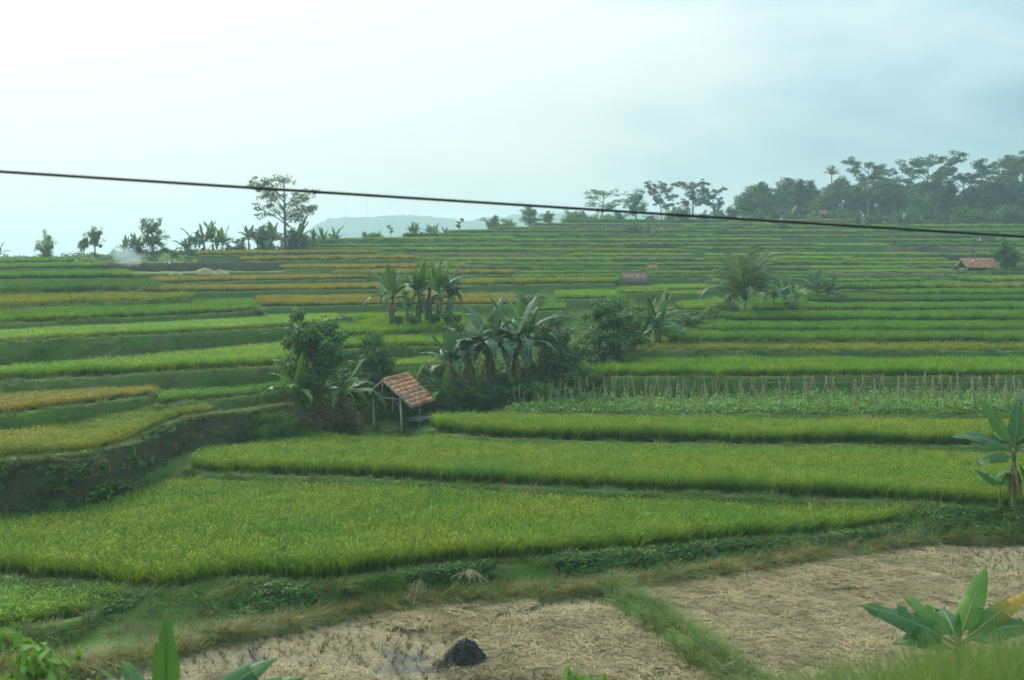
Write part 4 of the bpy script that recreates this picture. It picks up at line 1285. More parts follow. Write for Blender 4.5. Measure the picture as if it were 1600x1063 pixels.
# ridge
ORD = ['first', 'second', 'third', 'fourth', 'fifth', 'sixth', 'seventh', 'eighth', 'ninth', 'tenth', 'eleventh', 'twelfth', 'thirteenth', 'fourteenth', 'fifteenth', 'sixteenth', 'seventeenth', 'eighteenth', 'nineteenth', 'twentieth', 'twenty-first', 'twenty-second', 'twenty-third', 'twenty-fourth', 'twenty-fifth', 'twenty-sixth', 'twenty-seventh', 'twenty-eighth']
for i, (u, v, st, L) in enumerate([(-4, 398, 1.0, 1.6), (196, 392, 1.2, 1.8), (210, 391, 1.6, 2.0), (290, 392, 1.2, 2.0), (304, 391, 2.2, 2.4), (318, 390, 2.6, 2.6), (334, 390, 2.6, 2.7), (348, 390, 2.0, 2.4), (388, 385, 2.4, 2.2), (402, 385, 2.0, 2.2),
                                (425, 385, 2.0, 2.6), (466, 385, 2.2, 2.8), (492, 381, 1.5, 1.9), (506, 380, 1.6, 2.0), (524, 378, 1.5, 2.0), (478, 383, 0.8, 1.5),
                                (644, 369, 1.7, 1.7), (652, 369, 2.0, 1.7), (672, 369, 1.6, 1.7), (680, 368, 1.4, 1.6), (697, 367, 1.0, 1.4)]):
    banana(hp(u, v, -0.8), st, L, 9, f'banana plant on the ridge skyline, {ORD[i]} from the left', 'banana_leaf', 'mix', 300 + i, G_RIDGE, dry=1)
for i, (u, v, D, st, L) in enumerate([(1205, 348, 214, 2.0, 2.6), (1218, 348, 214, 2.4, 2.8), (1234, 347, 214, 2.2, 2.6), (1120, 341, 212, 1.6, 2.2), (1340, 354, 203, 1.6, 2.4), (1356, 354, 202, 2.0, 2.6), (1372, 355, 202, 2.0, 2.6), (1408, 356, 202, 2.0, 2.8), (1435, 357, 202, 1.6, 2.6), (1470, 352, 214, 2.0, 2.6), (1490, 353, 214, 1.6, 2.4)]):
    banana(at_d(u, v, D) + Vector((0, 0, -0.8)), st, L, 9, f'hazy banana plant at the forest foot, {ORD[i]} from the left' if i != 3 else 'hazy banana plant on the skyline just before the forest', 'banana_leaf_grey', 'mix', 340 + i, 'bananas at the forest foot', dry=0)
for i, (u, v) in enumerate([(1012, 372), (1016, 369), (1060, 345)]):
    banana(hp(u, v, -0.3), 0.9, 1.5, 6, f'tiny banana plant on the upper slope, {ORD[i]} from the left', 'banana_leaf', 'mix', 360 + i, 'tiny bananas on the upper slope', dry=0)

# tall plant at the right edge, leaves placed as in the photograph
def posed_banana(loc, stem, leaves, label, rad=1.0, dry=0, group=None, name='banana_plant'):
    e = empty(name, loc); tag(e, label, 'banana plant', group)
    link('pseudostem', STEMS[0], e, scale=(rad, rad, stem))
    for (az, el, kind, k, mk, L, dz, roll) in leaves:
        link('leaf', LEAVES[mk][kind][k], e, (0, 0, stem * 0.97 + dz), Euler((R(roll), -R(el), R(az)), 'XYZ'), L)
    r = random.Random(3)
    for i in range(dry):
        link('dry_leaf', DRY[i % 2], e, (0, 0, stem * r.uniform(.6, .9)), Euler((0, R(r.uniform(60, 80)), r.uniform(0, 6.28)), 'XYZ'), r.uniform(.8, 1.3))
    return e
posed_banana(at_d(1584, 822, 35.9), 2.75, [
    (165, 62, 'erect', 0, 'banana_leaf_bright', 2.1, 0.05, -50), (20, 78, 'erect', 1, 'banana_leaf', 2.0, 0.0, 60),
    (188, 34, 'arch', 0, 'banana_leaf', 2.3, -0.12, -40), (205, 15, 'arch', 1, 'banana_leaf', 1.6, -0.25, -35),
    (-20, 40, 'arch', 0, 'banana_leaf', 1.9, -0.05, 0), (10, 20, 'droop', 0, 'banana_leaf', 1.8, -0.1, 0), (90, 45, 'arch', 1, 'banana_leaf', 1.8, 0, 0), (-70, 60, 'arch', 1, 'banana_leaf', 1.5, 0, 0),
    (185, 8, 'droop', 0, 'banana_leaf', 0.95, -0.75, 0)], 'tall banana plant standing at the right edge beside the wide paddy', 1.6, dry=14, group='bananas at the right edge')
posed_banana(at_d(1563, 822, 35.8), 1.35, [
    (160, 42, 'erect', 0, 'banana_leaf', 1.05, 0, -40), (25, 40, 'erect', 1, 'banana_leaf_bright', 1.2, 0, 40), (-80, 70, 'erect', 2, 'banana_leaf', .7, 0, 0), (95, 50, 'arch', 0, 'banana_leaf', .8, 0, 0)],
    'short banana sucker left of the tall banana plant at the right edge', 0.75, dry=1, group='bananas at the right edge')
posed_banana(at_d(1606, 824, 35.8), 1.5, [(150, 45, 'arch', 0, 'banana_leaf', 1.1, 0, 10), (60, 50, 'arch', 1, 'banana_leaf', 1.1, 0, 0), (-60, 50, 'droop', 2, 'banana_leaf', 1.2, 0, 0), (200, 70, 'erect', 2, 'banana_leaf_bright', .9, 0, 0)],
    'banana sucker cut by the right edge of the picture', 0.9, dry=4, group='bananas at the right edge')
# young plant on the embankment at the lower right
posed_banana(Vector((at_d(1497, 1000, 17.5).x, 17.5, emb_z(17.5) - 0.1)), at_d(1488, 996, 17.5).z - emb_z(17.5), [
    (163, 27, 'erect', 1, 'banana_leaf', 1.7, 0.0, -38), (172, 22, 'arch', 2, 'banana_leaf', 1.15, -0.1, -35), (145, 42, 'erect', 1, 'banana_leaf_bright', 1.15, 0.05, -40), (32, 56, 'erect', 0, 'banana_leaf_bright', 1.5, 0.05, 35),
    (6, 36, 'erect', 2, 'banana_leaf_yellow', 1.6, 0.0, 40), (-5, 30, 'arch', 0, 'banana_leaf', 1.6, 0.0, 30), (60, 88, 'erect', 2, 'banana_leaf', 0.5, 0.05, 0), (-100, 20, 'droop', 1, 'banana_leaf_yellow', 0.9, -0.1, 0), (215, -10, 'droop', 2, 'banana_leaf_yellow', 0.95, -0.15, 0), (85, 40, 'arch', 1, 'banana_leaf', 1.3, 0, 0)],
    'young banana plant with a yellowing leaf beside the straw field at the lower right', 0.9, dry=0)
# banana plant mostly below the frame at the lower left
posed_banana(Vector((at_d(262, 1063, 12).x, 12, emb_z(12) - 0.1)), at_d(262, 1140, 12).z - emb_z(12), [
    (150, 86, 'erect', 2, 'banana_leaf_bright', 1.42, 0.05, -62), (10, 42, 'erect', 1, 'banana_leaf', 1.5, 0, 45), (0, 30, 'erect', 0, 'banana_leaf', 1.75, -0.05, 45), (165, 60, 'erect', 1, 'banana_leaf', 1.1, 0, -30), (120, 55, 'arch', 0, 'banana_leaf', 1.0, 0, 0), (-100, 40, 'arch', 0, 'banana_leaf', 1.1, 0, 0)],
    'banana plant whose upright leaf rises from the bottom edge at the left', 1.0, dry=0)

# ------------------------------------------------------------------ coconut palm
def frond_mesh(seed, arch, twist=0.0):
    r = np.random.default_rng(seed)
    def mid(t):
        x = z = 0.0
        for k in range(16):
            tt = t * (k + .5) / 16; a = -arch * tt ** 1.6
            x += t / 16 * math.cos(a); z += t / 16 * math.sin(a)
        return Vector((x, 0, z)), -arch * t ** 1.6
    V, Q, RN = [], [], []
    for side in (-1, 1):
        for k in range(34):
            t = 0.16 + 0.84 * k / 33
            p, a = mid(t)
            L = 0.26 * math.sin(min(1, (t - 0.1) * 1.9) * math.pi * 0.62 + 0.25) * r.uniform(.85, 1.1)
            fwd = Vector((math.cos(a), 0, math.sin(a))); up = Vector((-math.sin(a), 0, math.cos(a)))
            d = (fwd * 0.65 + Vector((0, side * 0.75, 0)) - up * r.uniform(0.05, 0.5)).normalized()
            w = fwd * 0.011
            tip = p + d * L - Vector((0, 0, L * 0.25)); m_ = p + d * L * 0.5
            b0 = len(V)
            V += [tuple(p - w), tuple(p + w), tuple(m_ + w), tuple(m_ - w), tuple(tip)]
            Q += [(b0, b0 + 1, b0 + 2, b0 + 3)]; Q += [(b0 + 3, b0 + 2, b0 + 4, b0 + 4)]
            RN += [r.uniform() * .85] * 5
    quads = [q for q in Q if q[2] != q[3]]; tris = [q[:3] for q in Q if q[2] == q[3]]
    mb = MB(); ts = np.linspace(0, 1, 8)
    mb.tube([mid(t)[0] for t in ts], [0.014 * (1 - .8 * t) + .002 for t in ts], 4)
    b0 = len(V); V += mb.v; RN += [0.9] * len(mb.v)
    quads += [tuple(i + b0 for i in q) for q in mb.q]; tris += [tuple(i + b0 for i in q) for q in mb.t]
    return np_mesh('frond', V, quads, tris, [MATS['palm_leaf']], attrs={'rnd': RN})
FRONDS = [frond_mesh(i, a) for i, a in enumerate((0.5, 0.8, 1.2, 1.6))]
def palm(loc, H, L, n, label, lean=0.0, name='coconut_palm', group=None, seed=1, name_cat='palm'):
    r = random.Random(seed)
    e = empty(name, loc); tag(e, label, name_cat, group)
    mb = MB(); zs = np.linspace(0, 1, 7)
    mb.tube([(lean * t * (1 - .3 * t), 0, H * t) for t in zs], [0.2 * (1 - .45 * t) for t in zs], 8).build('trunk', MATS['bark_pale'], e, True)
    top = Vector((lean * .7, 0, H))
    for i in range(n):
        q = i / n
        el = 86 - 48 * q + r.uniform(-6, 6)
        link('frond', FRONDS[min(3, int(q * 4))], e, top, Euler((r.uniform(-.3, .3), -R(el), i * 2.399), 'XYZ'), L * r.uniform(.85, 1.08))
    return e
pb = at_d(1158, 491, 82)
palm(pb + Vector((0, 0, -0.2)), 1.3, 4.3, 20, 'young coconut palm with tall feathery fronds and a leaning trunk on the slope', 0.5, seed=4)
palm(hp(600, 470, 0) * 0 + at_d(1298, 352, 232), 11.2, 2.4, 14, 'slender palm top rising above the forest crowns', 0.3, name='palm_tree', seed=9)
# ------------------------------------------------------------------ trees and bushes
def leaves_into(V, Q, RN, centers, radii, n, size, r, flat=0.6, up=0.5):
    """scatter leaf-sized faces through ellipsoidal sprays"""
    centers = np.asarray(centers); radii = np.asarray(radii)
    k = r.integers(0, len(centers), n)
    d = r.normal(size=(n, 3)); d /= np.linalg.norm(d, axis=1)[:, None]
    rad = r.uniform(0.15, 1.0, n) ** 0.55
    off = d * rad[:, None] * radii[k][:, None]; off[:, 2] *= flat
    c = centers[k] + off
    nr = d + r.normal(0, 0.55, (n, 3)); nr[:, 2] += up; nr /= np.linalg.norm(nr, axis=1)[:, None]
    t = r.normal(size=(n, 3)); t -= nr * np.sum(t * nr, 1)[:, None]; t /= np.linalg.norm(t, axis=1)[:, None]
    b = np.cross(nr, t)
    s = size * r.uniform(0.6, 1.35, n)[:, None]
    b0 = len(V)
    pts = np.stack([c - t * s, c - b * s * 0.45 + nr * s * .12, c + t * s, c + b * s * 0.45 + nr * s * .12], 1).reshape(-1, 3)
    V.extend(map(tuple, pts))
    Q.extend((b0 + 4 * i, b0 + 4 * i + 1, b0 + 4 * i + 2, b0 + 4 * i + 3) for i in range(n))
    RN.extend(np.repeat(np.clip(r.uniform(0, 1, n) * 0.7 + 0.3 * (d[:, 2] * .5 + .5), 0, 1), 4))  # leaf tone partly random, lighter towards the top of each spray

def tree_meshes(style, seed, leaf=0.03, n=3500, mat='tree_leaf', bark='bark'):
    """returns trunk mesh and crown mesh for a tree of unit height"""
    r = np.random.default_rng(seed)
    mb = MB(); cs, rs = [], []
    def limb(p0, p1, r0, r1, sag=0.0, k=5):
        p0, p1 = Vector(p0), Vector(p1)
        pts = []
        for i in range(k):
            t = i / (k - 1)
            p = p0.lerp(p1, t) + Vector((r.normal(0, .008), r.normal(0, .008), sag * math.sin(math.pi * t)))
            pts.append(p)
        mb.tube(pts, [r0 + (r1 - r0) * i / (k - 1) for i in range(k)], 5, cap=False)
        return pts
    if style == 'umbrella':
        lean = r.normal(0, .04, 2)
        tr = [(0, 0, 0), (lean[0] * .3, lean[1] * .3, .25), (lean[0] * .7, lean[1] * .7, .5), (lean[0], lean[1], .72), (lean[0] * 1.1, lean[1] * 1.1, .93)]
        mb.tube(tr, [.022, .017, .014, .010, .004], 6)
        for i in range(int(r.integers(13, 18))):
            h0 = r.uniform(.30, .86); a = i * 2.4 + r.uniform(-.4, .4)
            reach = r.uniform(.22, .44) * (1.0 if h0 > .5 else .8)
            x0 = np.interp(h0, [0, .25, .5, .72, .93], [q[0] for q in tr]); y0 = np.interp(h0, [0, .25, .5, .72, .93], [q[1] for q in tr])
            h1 = min(h0 + r.uniform(.10, .26), .97)
            pts = limb((x0, y0, h0), (x0 + reach * math.cos(a), y0 + reach * math.sin(a), h1), .009, .002, .02)
            for t in (2, 3, 4):
                p = pts[t]
                for _ in range(3):
                    b_ = a + r.normal(0, .9); q = p + Vector((math.cos(b_), math.sin(b_), r.normal(.25, .4))) * r.uniform(.04, .12)
                    mb.tube([p, q], [.003, .0015], 3, cap=False)
                    cs.append(tuple(q)); rs.append(r.uniform(.045, .09))
        for _ in range(5):
            a = r.uniform(0, 6.28); q = r.uniform(.0, .12)
            cs.append((tr[-1][0] + q * math.cos(a), tr[-1][1] + q * math.sin(a), r.uniform(.88, .98))); rs.append(r.uniform(.06, .09))
        flat = 0.45
    elif style == 'round':
        tr = [(0, 0, 0), (.01, 0, .2), (-.01, .01, .42), (0, 0, .7)]
        mb.tube(tr, [.035, .028, .02, .008], 6)
        for i in range(13):
            a = i * 2.4 + r.uniform(-.4, .4); h0 = r.uniform(.2, .62); el = r.uniform(.1, .34)
            reach = r.uniform(.16, .33) * (1.1 - abs(h0 + el - .55))
            pts = limb((0, 0, h0), (reach * math.cos(a), reach * math.sin(a), h0 + el), .012, .003, 0)
            for t in (2, 3, 4):
                for _ in range(2):
                    q = pts[t] + Vector(r.normal(0, .06, 3)); cs.append(tuple(q)); rs.append(r.uniform(.07, .12))
        cs.append((0, 0, .88)); rs.append(.11); cs.append((.03, .04, .78)); rs.append(.15)
        flat = 0.85
    elif style == 'bush':
        for i in range(9):
            a = i * 2.4; reach = r.uniform(.1, .42)
            pts = limb((0, 0, 0), (reach * math.cos(a), reach * math.sin(a), r.uniform(.35, .9) * (1 - .5 * reach)), .018, .004, .03)
            for t in (1, 2, 3, 4):
                for _ in range(2):
                    q = pts[t] + Vector(r.normal(0, .07, 3)); q.z = max(q.z, .05); cs.append(tuple(q)); rs.append(r.uniform(.09, .16))
        flat = 0.85
    elif style == 'thin':
        tr = [(0, 0, 0), (.02, 0, .3), (.0, .02, .6), (.02, 0, .95)]
        mb.tube(tr, [.014, .011, .008, .003], 5)
        for i in range(9):
            a = i * 2.4; h0 = r.uniform(.35, .9); reach = r.uniform(.08, .2)
            pts = limb((0.01, 0, h0), (reach * math.cos(a), reach * math.sin(a), min(h0 + r.uniform(.05, .15), 1)), .005, .0015, 0, 4)
            for t in (2, 3):
                q = pts[t] + Vector(r.normal(0, .02, 3)); cs.append(tuple(q)); rs.append(r.uniform(.04, .075))
        flat = 0.6
    elif style == 'tall':
        tr = [(0, 0, 0), (.015, 0, .3), (-.01, .01, .6), (0, 0, .92)]
        mb.tube(tr, [.024, .019, .013, .004], 6)
        for i in range(24):
            a = i * 2.4 + r.uniform(-.4, .4); h0 = r.uniform(.08, .85); reach = r.uniform(.12, .30) * (1.2 - h0)
            pts = limb((0, 0, h0), (reach * math.cos(a), reach * math.sin(a), min(h0 + r.uniform(.03, .15), .97)), .009, .002, 0)
            for t in (2, 3, 4):
                for _ in range(2):
                    q = pts[t] + Vector(r.normal(0, .035, 3)); cs.append(tuple(q)); rs.append(r.uniform(.05, .1))
        cs.append((0, 0, .93)); rs.append(.07)
        flat = 0.7
    V, Q, RN = [], [], []
    leaves_into(V, Q, RN, cs, rs, n, leaf, r, flat)
    crown = np_mesh('crown', V, Q, mats=[MATS[mat]], attrs={'rnd': RN})
    return mb.mesh('trunk', MATS[bark], True), crown

TREES = {}
def variants(key, style, seeds, **k):
    TREES[key] = [tree_meshes(style, s, **k) for s in seeds]
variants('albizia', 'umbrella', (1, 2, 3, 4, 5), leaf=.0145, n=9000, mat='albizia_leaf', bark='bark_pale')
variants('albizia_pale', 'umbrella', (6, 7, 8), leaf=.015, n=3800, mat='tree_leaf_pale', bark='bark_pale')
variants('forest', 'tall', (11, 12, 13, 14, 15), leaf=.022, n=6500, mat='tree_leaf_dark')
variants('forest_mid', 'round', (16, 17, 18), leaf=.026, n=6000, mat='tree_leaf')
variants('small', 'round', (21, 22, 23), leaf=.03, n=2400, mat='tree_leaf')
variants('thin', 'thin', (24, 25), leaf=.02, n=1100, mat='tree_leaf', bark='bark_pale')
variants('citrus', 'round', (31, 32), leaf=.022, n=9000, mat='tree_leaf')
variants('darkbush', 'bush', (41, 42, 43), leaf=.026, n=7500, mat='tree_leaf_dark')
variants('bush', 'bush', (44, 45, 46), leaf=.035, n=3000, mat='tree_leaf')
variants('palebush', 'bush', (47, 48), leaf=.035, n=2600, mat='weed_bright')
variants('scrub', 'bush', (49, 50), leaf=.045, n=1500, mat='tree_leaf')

def tree(key, loc, H, label, W=1.0, k=0, name='tree', cat='tree', group=None, rz=None):
    tm, cm = TREES[key][k % len(TREES[key])]
    e = empty(name, loc, (k * 1.7 + loc[0]) % 6.28 if rz is None else rz)
    tag(e, label, cat, group)
    link('trunk' if 'bush' not in key and key != 'scrub' else 'stems', tm, e, scale=(H * W, H * W, H))
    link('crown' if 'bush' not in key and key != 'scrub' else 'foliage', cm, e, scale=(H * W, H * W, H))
    return e
def ht(vtop, vbase, D): return (vbase - vtop) / F * D

# ridge trees on the left
tree('albizia_pale', hp(446, 384, -0.9), 10.8, 'tall umbrella-crowned tree with layered foliage on the ridge, crossed by the cable', 1.1, 1)
tree('small', hp(238, 389, -0.9), 5.4, 'leafy ridge tree right of the smoke', 1.0, 0)
tree('small', hp(148, 389, -0.9), 4.2, 'small round tree standing alone on the left ridge', 0.85, 1)
tree('small', hp(131, 390, -0.9), 2.6, 'tiny round tree beside the lone one on the left ridge', 0.9, 2)
tree('thin', hp(718, 366, -0.9), 3.6, 'thin spindly sapling on the ridge right of the small bananas', 1.2, 0)
RS = 'scrub bushes along the ridge'
for i, (u, v, H) in enumerate([(212, 390, 2.6), (258, 389, 1.4), (375, 385, 2.4), (415, 383, 4.0), (458, 383, 3.8), (476, 381, 2.6), (572, 371, 1.9), (588, 370, 2.0), (610, 370, 2.8), (664, 368, 1.5)]):
    tree('bush' if i != 8 else 'thin', hp(u, v, -0.9), H, f'bush on the left ridge skyline, {ORD[i]} from the left', 1.2, i, 'bush', 'bush', RS)
for i, (u, v, H, D) in enumerate([(770, 354, 3.2, 190), (783, 354, 2.4, 190), (797, 353, 3.0, 192), (828, 351, 4.6, 195), (856, 350, 3.6, 196), (890, 348, 3.8, 198), (905, 347, 3.4, 198), (925, 347, 3.6, 203), (950, 346, 3.2, 203), (968, 345, 3.0, 205), (1018, 345, 2.6, 205), (1047, 344, 3.6, 205), (1068, 344, 4.0, 204), (1100, 343, 3.2, 206), (1126, 342, 3.4, 207), (1145, 342, 3.8, 208), (1240, 343, 3.0, 210), (1270, 345, 3.0, 208)]):
    tree(['bush', 'scrub', 'palebush'][i % 3] if i not in (3, 4) else 'small', at_d(u, v, D) + Vector((0, 0, -0.9)), H, f'hazy bush on the skyline left of the forest, {ORD[i]} from the left', 1.25, i, 'bush', 'bush', 'bushes on the skyline left of the forest')
AL = 'umbrella trees on the skyline left of the forest'
for i, (u, vt, vb, D, key, W, lab) in enumerate([
    (938, 299, 346, 214, 'albizia_pale', 1.5, 'pale wispy umbrella tree, first of the row left of the forest'), (994, 293, 345, 210, 'small', 0.8, 'round-headed tree, second of the row left of the forest'),
    (1034, 288, 345, 210, 'albizia', 0.8, 'slender umbrella tree on a thin trunk, third of the row left of the forest'), (1052, 305, 345, 212, 'thin', 1.4, 'sparse spindly tree, fourth of the row left of the forest'),
    (1083, 286, 343, 212, 'albizia', 1.0, 'layered umbrella tree, fifth of the row left of the forest'), (1115, 296, 342, 213, 'albizia', 0.9, 'low umbrella tree, last of the row left of the forest')]):
    tree(key, at_d(u, vb, D) + Vector((0, 0, -0.9)), ht(vt, vb, D) + 1.0, lab, W, i, group=AL)

# forest on the right skyline
FT = []
for (u, vt, vb, D, key, W) in [
    (1172, 288, 350, 228, 'forest_mid', 1.0), (1192, 282, 350, 234, 'forest', 1.0), (1215, 290, 350, 226, 'forest_mid', .9), (1232, 276, 350, 240, 'forest', 1.1), (1250, 284, 351, 232, 'forest', 1.1), (1268, 280, 351, 240, 'forest', 1.2),
    (1288, 296, 352, 224, 'forest_mid', .9), (1310, 279, 352, 244, 'forest', 1.2), (1330, 290, 353, 232, 'forest', 1.2), (1352, 283, 354, 240, 'forest_mid', 1.0), (1356, 254, 355, 226, 'albizia', .9), (1388, 276, 355, 238, 'forest', 1.1),
    (1404, 290, 356, 226, 'forest', 1.2), (1420, 278, 356, 242, 'forest', 1.3), (1436, 300, 357, 220, 'forest_mid', 1.0), (1446, 248, 356, 232, 'albizia', 1.0), (1462, 280, 357, 238, 'forest', 1.2), (1484, 284, 357, 232, 'forest', 1.2),
    (1504, 274, 357, 230, 'albizia', .85), (1520, 288, 357, 226, 'forest', 1.2), (1538, 290, 357, 236, 'forest_mid', 1.0), (1562, 249, 357, 226, 'albizia', 1.0), (1556, 286, 358, 222, 'forest', 1.3), (1580, 274, 358, 230, 'forest', 1.3), (1594, 253, 358, 236, 'albizia', 1.0), (1612, 282, 358, 224, 'forest', 1.2),
    (1182, 296, 350, 246, 'forest_mid', 1.2), (1224, 288, 350, 250, 'forest', 1.3), (1262, 290, 351, 252, 'forest', 1.3), (1298, 288, 352, 252, 'forest', 1.3), (1340, 286, 353, 252, 'forest', 1.4), (1376, 284, 354, 252, 'forest', 1.3), (1430, 286, 356, 254, 'forest', 1.4), (1474, 288, 357, 254, 'forest', 1.4), (1512, 292, 357, 250, 'forest', 1.4), (1548, 282, 357, 250, 'forest', 1.4), (1600, 280, 358, 250, 'forest', 1.4),
    (1640, 270, 358, 230, 'forest', 1.3), (1670, 260, 358, 232, 'albizia', 1.0)]:
    FT.append((u, vt, vb, D, key, W))
na = nf = 0
FT.sort(key=lambda t: t[0])
ORD += ['twenty-ninth', 'thirtieth', 'thirty-first', 'thirty-second', 'thirty-third', 'thirty-fourth', 'thirty-fifth']
for i, (u, vt, vb, D, key, W) in enumerate(FT):
    if key == 'albizia':
        lab = f'tall umbrella-crowned tree rising above the forest, {ORD[na]} from the left'; na += 1
    else:
        lab = f'leafy forest tree on the right skyline, {ORD[nf]} from the left'; nf += 1
    tree(key, at_d(u, vb, D) + Vector((0, 0, -0.8)), ht(vt, vb, D) + 0.9, lab, W, i, group='umbrella trees of the forest' if key == 'albizia' else 'leafy trees of the forest')
for i, (u, v, D, H) in enumerate([(1183, 351, 219, 4.5), (1262, 352, 217, 4.0), (1300, 352, 216, 5.0), (1320, 353, 214, 5.0), (1388, 357, 208, 4.0), (1402, 357, 207, 5.0), (1424, 357, 208, 5.5), (1450, 357, 209, 5.0), (1476, 357, 216, 3.4), (1508, 358, 207, 6.0), (1530, 358, 209, 5.0), (1550, 358, 208, 6.5), (1575, 358, 207, 6.0), (1598, 358, 208, 5.5)]):
    tree(['bush', 'darkbush', 'scrub'][i % 3], at_d(u, v, D) + Vector((0, 0, -0.8)), H, f'dense bush at the forest edge, {ORD[i]} from the left', 1.2, i, 'bush', 'bush', 'bushes at the forest edge')

# slope
SB = 'small bushes on the upper slope'
for i, (u, v, H) in enumerate([(935, 362, 1.8), (990, 363, 2.8), (1080, 362, 2.6), (1130, 363, 2.2), (1150, 360, 2.4), (1188, 358, 2.2), (1222, 358, 2.4), (1092, 402, 1.6), (1128, 405, 1.4), (1395, 372, 1.6), (1440, 386, 1.5), (1112, 444, 1.6), (1545, 377, 2.2)]):
    tree(['scrub', 'bush', 'palebush'][i % 3], hp(u, v, -0.6), H, f'small bush on the upper slope, {ORD[i]} from the left', 1.2, i, 'bush', 'bush', SB)
tree('forest_mid', hp(1572, 424, -0.6), 4.6, 'dark leafy tree beside the red roofed shed', 0.95, 1)
tree('scrub', hp(1592, 424, -0.6), 2.0, 'low bush right of the tree by the red roofed shed', 1.3, 1, 'bush', 'bush')
tree('scrub', hp(1550, 426, -0.6), 1.4, 'low bush in front of the red roofed shed', 1.4, 0, 'bush', 'bush')
# around the hut and gully
tree('citrus', at_d(490, 652, 49.0), 4.9, 'dense bushy citrus tree left of the hut', 0.95, 0)
tree('citrus', at_d(588, 622, 54.0), 3.7, 'slim bushy tree behind the hut', 0.75, 1)
tree('darkbush', at_d(552, 626, 53.0), 2.5, 'low dark bush between the two bushy trees', 1.1, 2, 'bush', 'bush')
tree('darkbush', at_d(622, 634, 53.5), 2.0, 'low dark bush directly behind the hut roof', 1.3, 0, 'bush', 'bush')
tree('darkbush', at_d(872, 606, 58.5), 4.4, 'dark leafy bush right of the drooping bananas', 0.95, 1, 'bush', 'bush')
tree('darkbush', at_d(842, 618, 57.0), 2.8, 'dark low bush under the drooping bananas', 1.3, 2, 'bush', 'bush')
tree('darkbush', at_d(770, 634, 55.8), 2.0, 'shadowy undergrowth bush below the drooping bananas', 1.5, 0, 'bush', 'bush')
tree('darkbush', at_d(722, 636, 55.0), 1.8, 'shadowy undergrowth bush right of the hut', 1.4, 1, 'bush', 'bush')
tree('citrus', at_d(962, 566, 62.5), 4.1, 'large dark rounded bush above the bright green terrace', 1.15, 1, 'bush', 'bush')
tree('darkbush', at_d(945, 580, 61.0), 3.0, 'dark bush at the foot of the large rounded one', 1.2, 0, 'bush', 'bush')
tree('palebush', at_d(912, 600, 60.0), 1.8, 'light green bush between the two dark ones', 1.3, 0, 'bush', 'bush')
tree('palebush', at_d(910, 560, 64.0), 2.0, 'light green bush behind the gap of the dark ones', 1.3, 1, 'bush', 'bush')
tree('bush', at_d(985, 525, 70.0), 2.6, 'green bush below the woven field shelter', 1.2, 2, 'bush', 'bush')
tree('palebush', hp(968, 478, -0.6), 2.2, 'light green bush left of the woven field shelter', 1.0, 0, 'bush', 'bush')
tree('bush', at_d(860, 540, 66.0), 2.2, 'green bush behind the drooping bananas', 1.6, 0, 'bush', 'bush')
tree('bush', hp(1085, 508, -0.5), 1.7, 'low bush on the bank left of the coconut palm', 1.8, 1, 'bush', 'bush')
tree('bush', hp(1240, 486, -0.5), 1.8, 'low bush under the bananas right of the coconut palm', 1.6, 2, 'bush', 'bush')
tree('bush', hp(1310, 474, -0.4), 1.5, 'low bush at the end of the bananas right of the coconut palm', 1.6, 0, 'bush', 'bush')
tree('scrub', hp(540, 508, -0.5), 1.5, 'low bush at the end of the bright terrace left of the tall bananas', 1.8, 0, 'bush', 'bush')
tree('scrub', hp(830, 468, -0.5), 1.6, 'low bush at the right end of the gold strip', 2.0, 1, 'bush', 'bush')
for i, (u, v, H) in enumerate([(622, 508, .8), (645, 507, .9), (676, 506, .9), (700, 505, .95), (716, 504, .7)]):
    tree('scrub', at_d(u, v, 67.8), H, f'low shrub at the foot of the tall banana clump, {ORD[i]} from the left', 1.3, i, 'bush', 'bush', 'shrubs under the tall banana clump')
for i, (u, v, D, H, key) in enumerate([(700, 642, 52.4, 1.3, 'bush'), (742, 641, 52.8, 1.6, 'bush'), (778, 639, 53.2, 1.9, 'darkbush'), (812, 637, 53.6, 1.7, 'bush'), (838, 632, 54.4, 1.6, 'palebush'), (880, 622, 56.5, 1.8, 'bush'), (918, 612, 58.5, 1.4, 'bush'), (955, 596, 59.6, 1.5, 'palebush')]):
    tree(key, at_d(u, v, D), H, f'leafy bush in the belt from the hut up the gully, {ORD[i]} from the left', 1.35, i, 'bush', 'bush', 'bushes in the gully belt')
for i, (u, v, H) in enumerate([(1000, 520, 1.6), (1040, 512, 1.5), (1075, 500, 1.5), (1112, 494, 1.6), (1136, 488, 1.6)]):
    tree(['bush', 'palebush'][i % 2], hp(u, v, -0.6), H, f'low bush along the upper gully below the coconut palm, {ORD[i]} from the left', 1.5, i, 'bush', 'bush', 'bushes of the upper gully')
# hanging tangle with pinkish dry leaves on the bank left of the hut
V, Q, RN = [], [], []
r = np.random.default_rng(91)
cs = [tuple(at_d(u, v, D)) for u, v, D in [(455, 650, 47.6), (480, 655, 47.8), (505, 640, 48.4), (520, 650, 48.4), (540, 640, 49), (555, 655, 49), (530, 625, 49.5), (500, 665, 48), (470, 668, 47.4)]]
leaves_into(V, Q, RN, cs, [0.62] * len(cs), 2600, 0.07, r, 0.8)
e = empty('creeper', cs[3]); tag(e, 'tangled dry pinkish creeper hanging on the bank left of the hut', 'creeper')
o = link('leaves', np_mesh('leaves', V, Q, mats=[MATS['bougain_leaf']], attrs={'rnd': RN}), e); o.location = -Vector(cs[3])
mb = MB()
for c in cs: mb.tube([Vector(c) + Vector((0, 0.2, -1.0)), Vector(c) + Vector((0.1, 0.1, -.3)), Vector(c) + Vector((-.05, 0, .4))], [.02, .014, .005], 4, cap=False)
o = mb.build('vine_stems', MATS['bark'], e); o.location = -Vector(cs[3])
